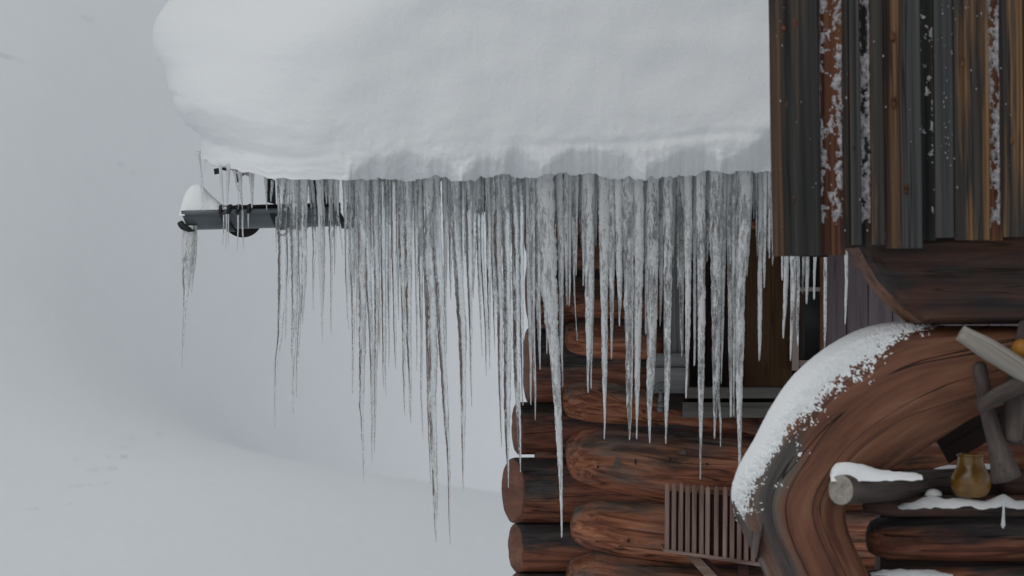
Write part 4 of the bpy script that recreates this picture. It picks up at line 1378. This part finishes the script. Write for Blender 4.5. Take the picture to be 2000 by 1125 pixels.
# snow plastered on the outer side of the brace
V = []
ns = 120
i0, i1 = 21, 99
sub = 6
rows = (i1 - i0) * sub
for r_ in range(rows):
    fi = i0 + r_ / sub
    ii = int(fi); fr_ = fi - ii
    for j in range(ns):
        a = -0.9 + 2.65 * j / (ns - 1)
        p = brace_pt(ii, a, 0.0).lerp(brace_pt(ii + 1, a, 0.0), fr_)
        t = (fi - i0) / (i1 - i0)
        lim = lut([(0, -0.3), (0.1, 0.55), (0.3, 1.18), (0.55, 1.28), (0.75, 1.22), (0.87, 0.85), (0.95, 0.2), (1.0, -0.2)], t)
        nn = 0.35 * nz(p.x * 7, p.z * 7, p.y * 7) + 0.35 * nz(p.x * 20, p.z * 20, p.y * 20) + 0.55 * nz(p.x * 60, p.z * 60, p.y * 60) + 0.75 * nz(p.x * 170, p.z * 170, p.y * 170)
        e0 = lim - a
        edge = e0 + 0.33 * nn * (1 + 0.9 * sm(.5, .9, t)) * (0.12 + 0.88 * sm(1.0, 0.25, e0))
        # grey bare streak low on the front
        bare = sm(0.5, 0.75, t) * (0.75 * sm(0.75, 1.0, a) * sm(1.45, 1.1, a))
        hgt = 0.028 * sm(-0.05, 1.3, edge - bare) - 0.0022 + 0.005 * max(-0.5, nn) * sm(-0.3, 0.3, edge) * (0.25 + 0.75 * sm(0.9, 0.2, e0))
        endf = sm(0, 0.05, t) * sm(1.0, 0.93, t)
        hgt = hgt * endf - 0.012 * (1 - endf)
        o_ = brace_pt(ii, a, hgt).lerp(brace_pt(ii + 1, a, hgt), fr_)
        V.append(o_)
o = mk("brace_snow", V, grid_faces(rows, ns), M_SNOWS)
tag(o, "snow plastered along the outer curve of the big bent brace", "snow")

# dark board tucked under the brace
p = P(1845, 872, BY + 0.62); q = P(1925, 815, BY + 0.62)
plank("under_board", P(1838, 878, BY + 0.62), P(2010, 780, BY + 0.62), 62 * PX(BY + .6), 0.05, M_DARKW, balc)

# ------------------------------------------------------------------ log parapet, bottom right
LY = BY + 0.42
par = empty("log_parapet", P(1850, 1400, LY))
tag(par, "low wall of stacked round logs beside the curved brace", "log wall")


def plog(pts, Y, mat=M_LOGM, name="log", **kw):
    return tube(name, [(P(x, y, Y).x, Y, P(x, y, Y).z, w / 2 * PX(Y)) for x, y, w in pts], mat, par, **kw)


plog([(1706, 1048, 70), (1740, 1050, 90), (1860, 1050, 96), (2300, 1044, 100)], LY, endbulge=(0.45, .1), step=0.05, seg=24)
plog([(1690, 1150, 70), (1760, 1153, 92), (2300, 1150, 98)], LY, endbulge=(0.45, .1), step=0.05, seg=24)
plog([(1690, 1250, 80), (1760, 1253, 100), (2300, 1250, 100)], LY, endbulge=(0.45, .1))
plog([(1690, 1350, 80), (1760, 1353, 100), (2300, 1350, 100)], LY, endbulge=(0.45, .1))
plog([(1690, 987, 30), (1740, 989, 42), (2300, 986, 44)], LY - 0.05, M_LOGD, name="ledge_log", endbulge=(0.4, .1), step=0.05, seg=20)
v, f = box(P(1720, 0, LY).x, P(2300, 0, LY).x, LY + 0.02, LY + 0.3, P(0, 1500, LY).z, P(0, 980, LY).z)
mk("wall_core", v, f, M_DARKW, par, smooth=False)
# sawn pole with a pale end sticking out over the ledge
a = P(1642, 957, LY - 0.37); b = P(1870, 941, LY + 0.2)
tube("pole", [(a.x, a.y, a.z, 29 * PX(LY)), (b.x, b.y, b.z, 27 * PX(LY))], M_DRIFT, par, seg=24, rough=0.03, flat=(True, False), capmat=M_PALE, step=0.05)
# dark wall behind the jar and the reddish log above it
v, f = box(P(1770, 0, LY + .3).x, P(2250, 0, LY + .3).x, LY + 0.34, LY + 0.4, P(0, 990, LY + .3).z, P(0, 918, LY + .3).z)
mk("back_board", v, f, M_DARKW, par, smooth=False)
plog([(1700, 898, 40), (1760, 896, 60), (2250, 890, 66)], LY + 0.52, M_LOG, step=0.06)
v, f = box(P(1700, 0, LY + .5).x, P(2250, 0, LY + .5).x, LY + 0.41, LY + 0.8, P(0, 990, LY + .5).z, P(0, 924, LY + .5).z)
mk("wall_core", v, f, M_DARKW, par, smooth=False)
plog([(1962, 946, 60), (1985, 946, 62), (2100, 944, 62)], LY + 0.05, M_LOGD, name="pole", endbulge=(0.5, 0.1), seg=20)


def snow_strip(name, tab_top, tab_bot, Y, depth, label, seed, amp=0.01, cat="snow", nx=90, nv=14, thr=0.0):
    """snow lying along a ledge: crest row tab_top(px), foot row tab_bot(px)"""
    x0, x1 = tab_top[0][0], tab_top[-1][0]
    V = []
    for i in range(nx):
        px = x0 + (x1 - x0) * i / (nx - 1)
        t0 = lut(tab_top, px); b0_ = lut(tab_bot, px)
        for j in range(nv):
            u = j / (nv - 1)                     # 0 back foot .. 0.35 crest .. 1 front foot
            ang = math.pi * u
            prof = math.sin(ang) ** 0.7 if 0 < u < 1 else 0.0
            p = P(px, b0_ - (b0_ - t0) * prof, Y)
            q = amp * fbm(px * 0.03, u * 4 + seed, seed, 4)
            V.append((p.x, Y + depth * (0.5 - u) * 2 + q, p.z + q))
    o = mk(name, V, grid_faces(nx, nv), M_SNOWS)
    return tag(o, label, cat)


snow_strip("pole_snow", [(1621, 928), (1624, 915), (1632, 906), (1645, 902), (1662, 903), (1690, 910), (1720, 917), (1745, 921), (1775, 923), (1800, 928)],
           [(1621, 938), (1660, 940), (1800, 936)], LY - 0.30, 0.06, "thick snow cap on the sawn pole end beside the brace", 3.0, 0.006)
snow_strip("ledge_snow", [(1752, 991), (1765, 984), (1785, 976), (1810, 971), (1840, 972), (1870, 973), (1900, 976), (1930, 977), (1945, 973), (1962, 966), (1980, 975), (2010, 979), (2100, 979)],
           [(1752, 994), (1800, 990), (2100, 990)], LY - 0.10, 0.09, "lumpy snow lying on the log ledge around the jar", 7.0, 0.010)
snow_strip("lower_ledge_snow", [(1700, 1120), (1725, 1113), (1780, 1112), (1830, 1116), (1860, 1121)], [(1700, 1124), (1860, 1126)], LY - 0.06, 0.05,
           "thin snow streak on the lowest log at the bottom edge", 9.0, 0.006)
snow_strip("wall_snow", [(1745, 926), (1790, 922), (1830, 914), (1868, 908), (1925, 905), (1945, 908)], [(1745, 930), (1945, 925)], LY + 0.42, 0.05,
           "narrow snow streak on the wall top behind the jar", 12.0, 0.006)
# snow knob on the ledge
p = P(1823, 968, LY - 0.06)
V = []
for i in range(9):
    for j in range(14):
        a, e = 2 * math.pi * j / 14, math.pi / 2 * i / 8
        q = 1 + 0.12 * nz(a, e * 3)
        V.append((p.x + math.cos(a) * math.cos(e) * 17 * PX(LY) * q, p.y + math.sin(a) * math.cos(e) * 0.03 * q, p.z + math.sin(e) * 13 * PX(LY) * q))
o = mk("snow_lump", V, grid_faces(9, 14, True), M_SNOWS)
tag(o, "small round snow lump on the ledge left of the jar", "snow lump")

# jar
jar = empty("glazed_jar", P(1896, 972, LY - 0.1))
tag(jar, "amber glazed pot bellied jar standing on the snowy log ledge", "jar")
prof = [(0.0, 972), (22, 972), (31, 968), (37.5, 959), (40.5, 948), (40.5, 940), (38.5, 930), (34, 921), (29.5, 914), (27, 907), (26, 899), (26, 892), (26, 887), (24.5, 885), (23.5, 888), (22.5, 900), (20, 905)]
JY = LY - 0.1
V = []
for r_, py in prof:
    c = P(1896, py, JY)
    for j in range(28):
        a = 2 * math.pi * j / 28
        V.append((c.x + math.cos(a) * r_ * PX(JY), JY + math.sin(a) * r_ * PX(JY), c.z))
mk("body", V, grid_faces(len(prof), 28, True), M_JAR, jar)
c = P(1896, 889, JY)
pts = [(c.x + math.cos(R(20 * k)) * 26 * PX(JY), JY + math.sin(R(20 * k)) * 26 * PX(JY), c.z, 0.005) for k in range(19)]
tube("rim", pts, M_JAR, jar, seg=8, rough=0, step=0.008)

# small icicle under the ledge
o = icicle([(1960, 978, 7), (1960, 995, 5), (1960, 1010, 6), (1959.5, 1020, 8), (1959, 1028, 9), (1959, 1032, 6)], LY - 0.20, 4.4, seg=10)
tag(o, "stubby icicle with a blunt foot hanging from the jar ledge", "icicle")

# pale stake, forked driftwood and the orange ball at the right edge
a = P(1876, 650, BY - 0.02); b = P(2040, 752, BY + 0.0)
o = tube("pale_stake", [(a.x, a.y, a.z, 16 * PX(BY)), (P(1930, 682, BY).x, BY - .01, P(1930, 682, BY).z, 21 * PX(BY)), (P(1985, 716, BY).x, BY, P(1985, 716, BY).z, 21 * PX(BY)), (b.x, b.y, b.z, 22 * PX(BY))],
         M_PALE, None, seg=18, rough=0.07, flat=(True, False), capmat=M_PALE, step=0.02)
tag(o, "pale grey peeled stake slanting down at the right edge", "stake")
dw = empty("forked_driftwood", P(1955, 930, BY + 0.12))
tag(dw, "grey gnarled driftwood fork standing right of the jar", "driftwood")
DY = BY + 0.06


def dwt(pts, name, **kw):
    return tube(name, [(P(x, y, DY + e).x, DY + e, P(x, y, DY + e).z, w / 2 * PX(DY)) for x, y, w, e in pts], M_DRIFT, dw, **kw)


dwt([(1914, 716, 28, 0.0), (1917, 745, 32, 0.0), (1926, 790, 30, .02), (1938, 840, 34, .02), (1954, 890, 46, .02), (1966, 935, 62, .02)], "stem", seg=18, rough=0.10, step=0.02, freq=6, endbulge=(0.8, .2))
dwt([(1908, 797, 28, -0.06), (1950, 772, 32, -0.06), (2000, 748, 36, -.05), (2060, 715, 38, -.04)], "arm", seg=16, rough=0.07, step=0.02, flat=(True, False), freq=5)
dwt([(1990, 860, 60, 0.04), (1996, 760, 70, .06), (2030, 640, 80, .08)], "stem", seg=16, rough=0.1, step=0.03)
p = P(1994, 682, BY + 0.1)
V = []
for i in range(13):
    e = -math.pi / 2 + math.pi * i / 12
    for j in range(20):
        a = 2 * math.pi * j / 20
        rr = 19 * PX(BY) * (1 + 0.05 * math.cos(6 * a))
        V.append((p.x + math.cos(a) * math.cos(e) * rr, p.y - 0.02 + math.sin(a) * math.cos(e) * rr, p.z + math.sin(e) * 20 * PX(BY)))
o = mk("gourd", V, grid_faces(13, 20, True), M_ORANGE)
tag(o, "orange round gourd half cut off by the right edge", "gourd")

# snow driven into the recessed boards
def board_snow(x0, x1, y0, y1, dp, label, seed, thr, thick):
    Y = BY + dp - 0.016
    nx = max(8, int((x1 - x0) / 1.6)); ny = int((y1 - y0) / 2.0)
    V = []
    for i in range(ny):
        py = y0 + (y1 - y0) * i / (ny - 1)
        for j in range(nx):
            u = j / (nx - 1)
            px = x0 + (x1 - x0) * u
            n_ = 0.75 * nz(px * 0.05 + seed, py * 0.022, 1.0) + 0.55 * nz(px * 0.11, py * 0.075 + seed, 2.0) + 0.35 * nz(px * 0.3, py * 0.22, seed)
            n_ += 0.5 * sm(0.55, 1.0, u) + 0.2 * sm(0.3, 0.0, u) + thr
            n_ -= 0.9 * (1 - min(1.0, (y1 - py) / 40.0))
            hgt = thick * sm(-0.1, 1.0, n_) + 0.004 * nz(px * .5, py * .5, 3) * sm(0, .2, n_) - 0.003
            e = sm(0, 0.06, u) * sm(1, 0.94, u)
            hgt = hgt * e - 0.003 * (1 - e)
            p = P(px - 4 * (y1 - py) / 500, py, Y - hgt)
            V.append(p)
    o = mk("snow_strip", V, grid_faces(ny, nx), M_FROST)
    tag(o, label, "snow strip", "snow strips caught between the balcony boards")


board_snow(1603, 1648, -60, 470, 0.045, "broad patchy snow strip on the reddish board beside the corner board", 1.0, -0.12, 0.016)
board_snow(1681, 1702, -60, 462, 0.04, "clotted snow strip filling the groove left of a narrow tan board", 13.0, 0.05, 0.02)
board_snow(1800, 1825, -60, 462, 0.04, "faint broken snow strip right of the wide grey board", 23.0, -0.35, 0.014)
board_snow(1930, 1955, -60, 462, 0.04, "thick snow strip in the groove nearest the right edge", 37.0, 0.12, 0.02)

V, F = [], []
rf = random.Random(5)
for k in range(90):
    if rf.random() < 0.45:
        px = rf.gauss(1850, 8); py = rf.uniform(-40, 330)
    else:
        px = rf.uniform(1510, 1995); py = rf.uniform(-40, 470)
    s = rf.uniform(0.6, 1.7) * PX(BY)
    el = rf.uniform(1.0, 2.6)
    p = P(px, py, BY - 0.016)
    b0 = len(V)
    V += [(p.x - s, p.y, p.z), (p.x, p.y, p.z - s * el), (p.x + s, p.y, p.z), (p.x, p.y, p.z + s * el), (p.x, p.y - s * 0.9, p.z), (p.x, p.y + s * 0.9, p.z)]
    for (a_, b_) in ((0, 1), (1, 2), (2, 3), (3, 0)):
        F.append((b0 + a_, b0 + b_, b0 + 4)); F.append((b0 + b_, b0 + a_, b0 + 5))
o = mk("snow_flecks", V, F, M_FROST)
tag(o, "scattered snow flecks stuck to the balcony boards", "snow flecks", None, 'stuff')

# ------------------------------------------------------------------ slatted rack on the cabin wall
SY = 0.42
rack = empty("slatted_rack", P(1395, 1110, SY))
tag(rack, "brown rack of upright round topped slats fixed below the cabin window", "slat rack")
for i, cx in enumerate((1303, 1316.5, 1330, 1343, 1356, 1370, 1382, 1399, 1416, 1430, 1444, 1457.5, 1471, 1485, 1498, 1512)):
    tp = 941 + i * 1.2 + random.uniform(-1.5, 1.5); bt = 1074 + i * 2.0
    plank("slat", P(cx - 0.5, bt, SY), P(cx + 0.5, tp, SY), 9.0 * PX(SY), 0.016, M_SLAT, rack, roundtop=True, nl=26, bev=0.003, wav=0.001)
pf = [P(1298, 958, SY + .03), P(1520, 976, SY + .03), P(1520, 1100, SY + .03), P(1298, 1070, SY + .03)]
pb = [q + Vector((0, .012, 0)) for q in pf]
prism("back_panel", pf, pb, M_SLATD, rack)
pf = [P(1296, 1072, SY - .012), P(1520, 1104, SY - .012), P(1520, 1112, SY - .012), P(1296, 1078, SY - .012)]
prism("bottom_rail", pf, [q + Vector((0, .36, 0)) for q in pf], M_SLAT, rack)
pf = [P(1340, 1086, SY + .02), P(1366, 1088, SY + .02), P(1425, 1150, SY + .02), P(1400, 1152, SY + .02)]
prism("bracket", pf, [q + Vector((0, .05, 0)) for q in pf], M_SLAT, rack)
pf = [P(1366.5, 1090, SY + .03), P(1382, 1092, SY + .03), P(1446, 1150, SY + .03), P(1426, 1150, SY + .03)]
prism("bracket", pf, [q + Vector((0, .05, 0)) for q in pf], M_SLATD, rack)
pf = [P(1442, 1092, SY + .01), P(1462, 1094, SY + .01), P(1462, 1220, SY + .01), P(1442, 1220, SY + .01)]
prism("post", pf, [q + Vector((0, .06, 0)) for q in pf], M_SLATD, rack)
pf = [P(1296, 1090, SY + .3), P(1520, 1110, SY + .3), P(1520, 1120, SY + .3), P(1296, 1100, SY + .3)]
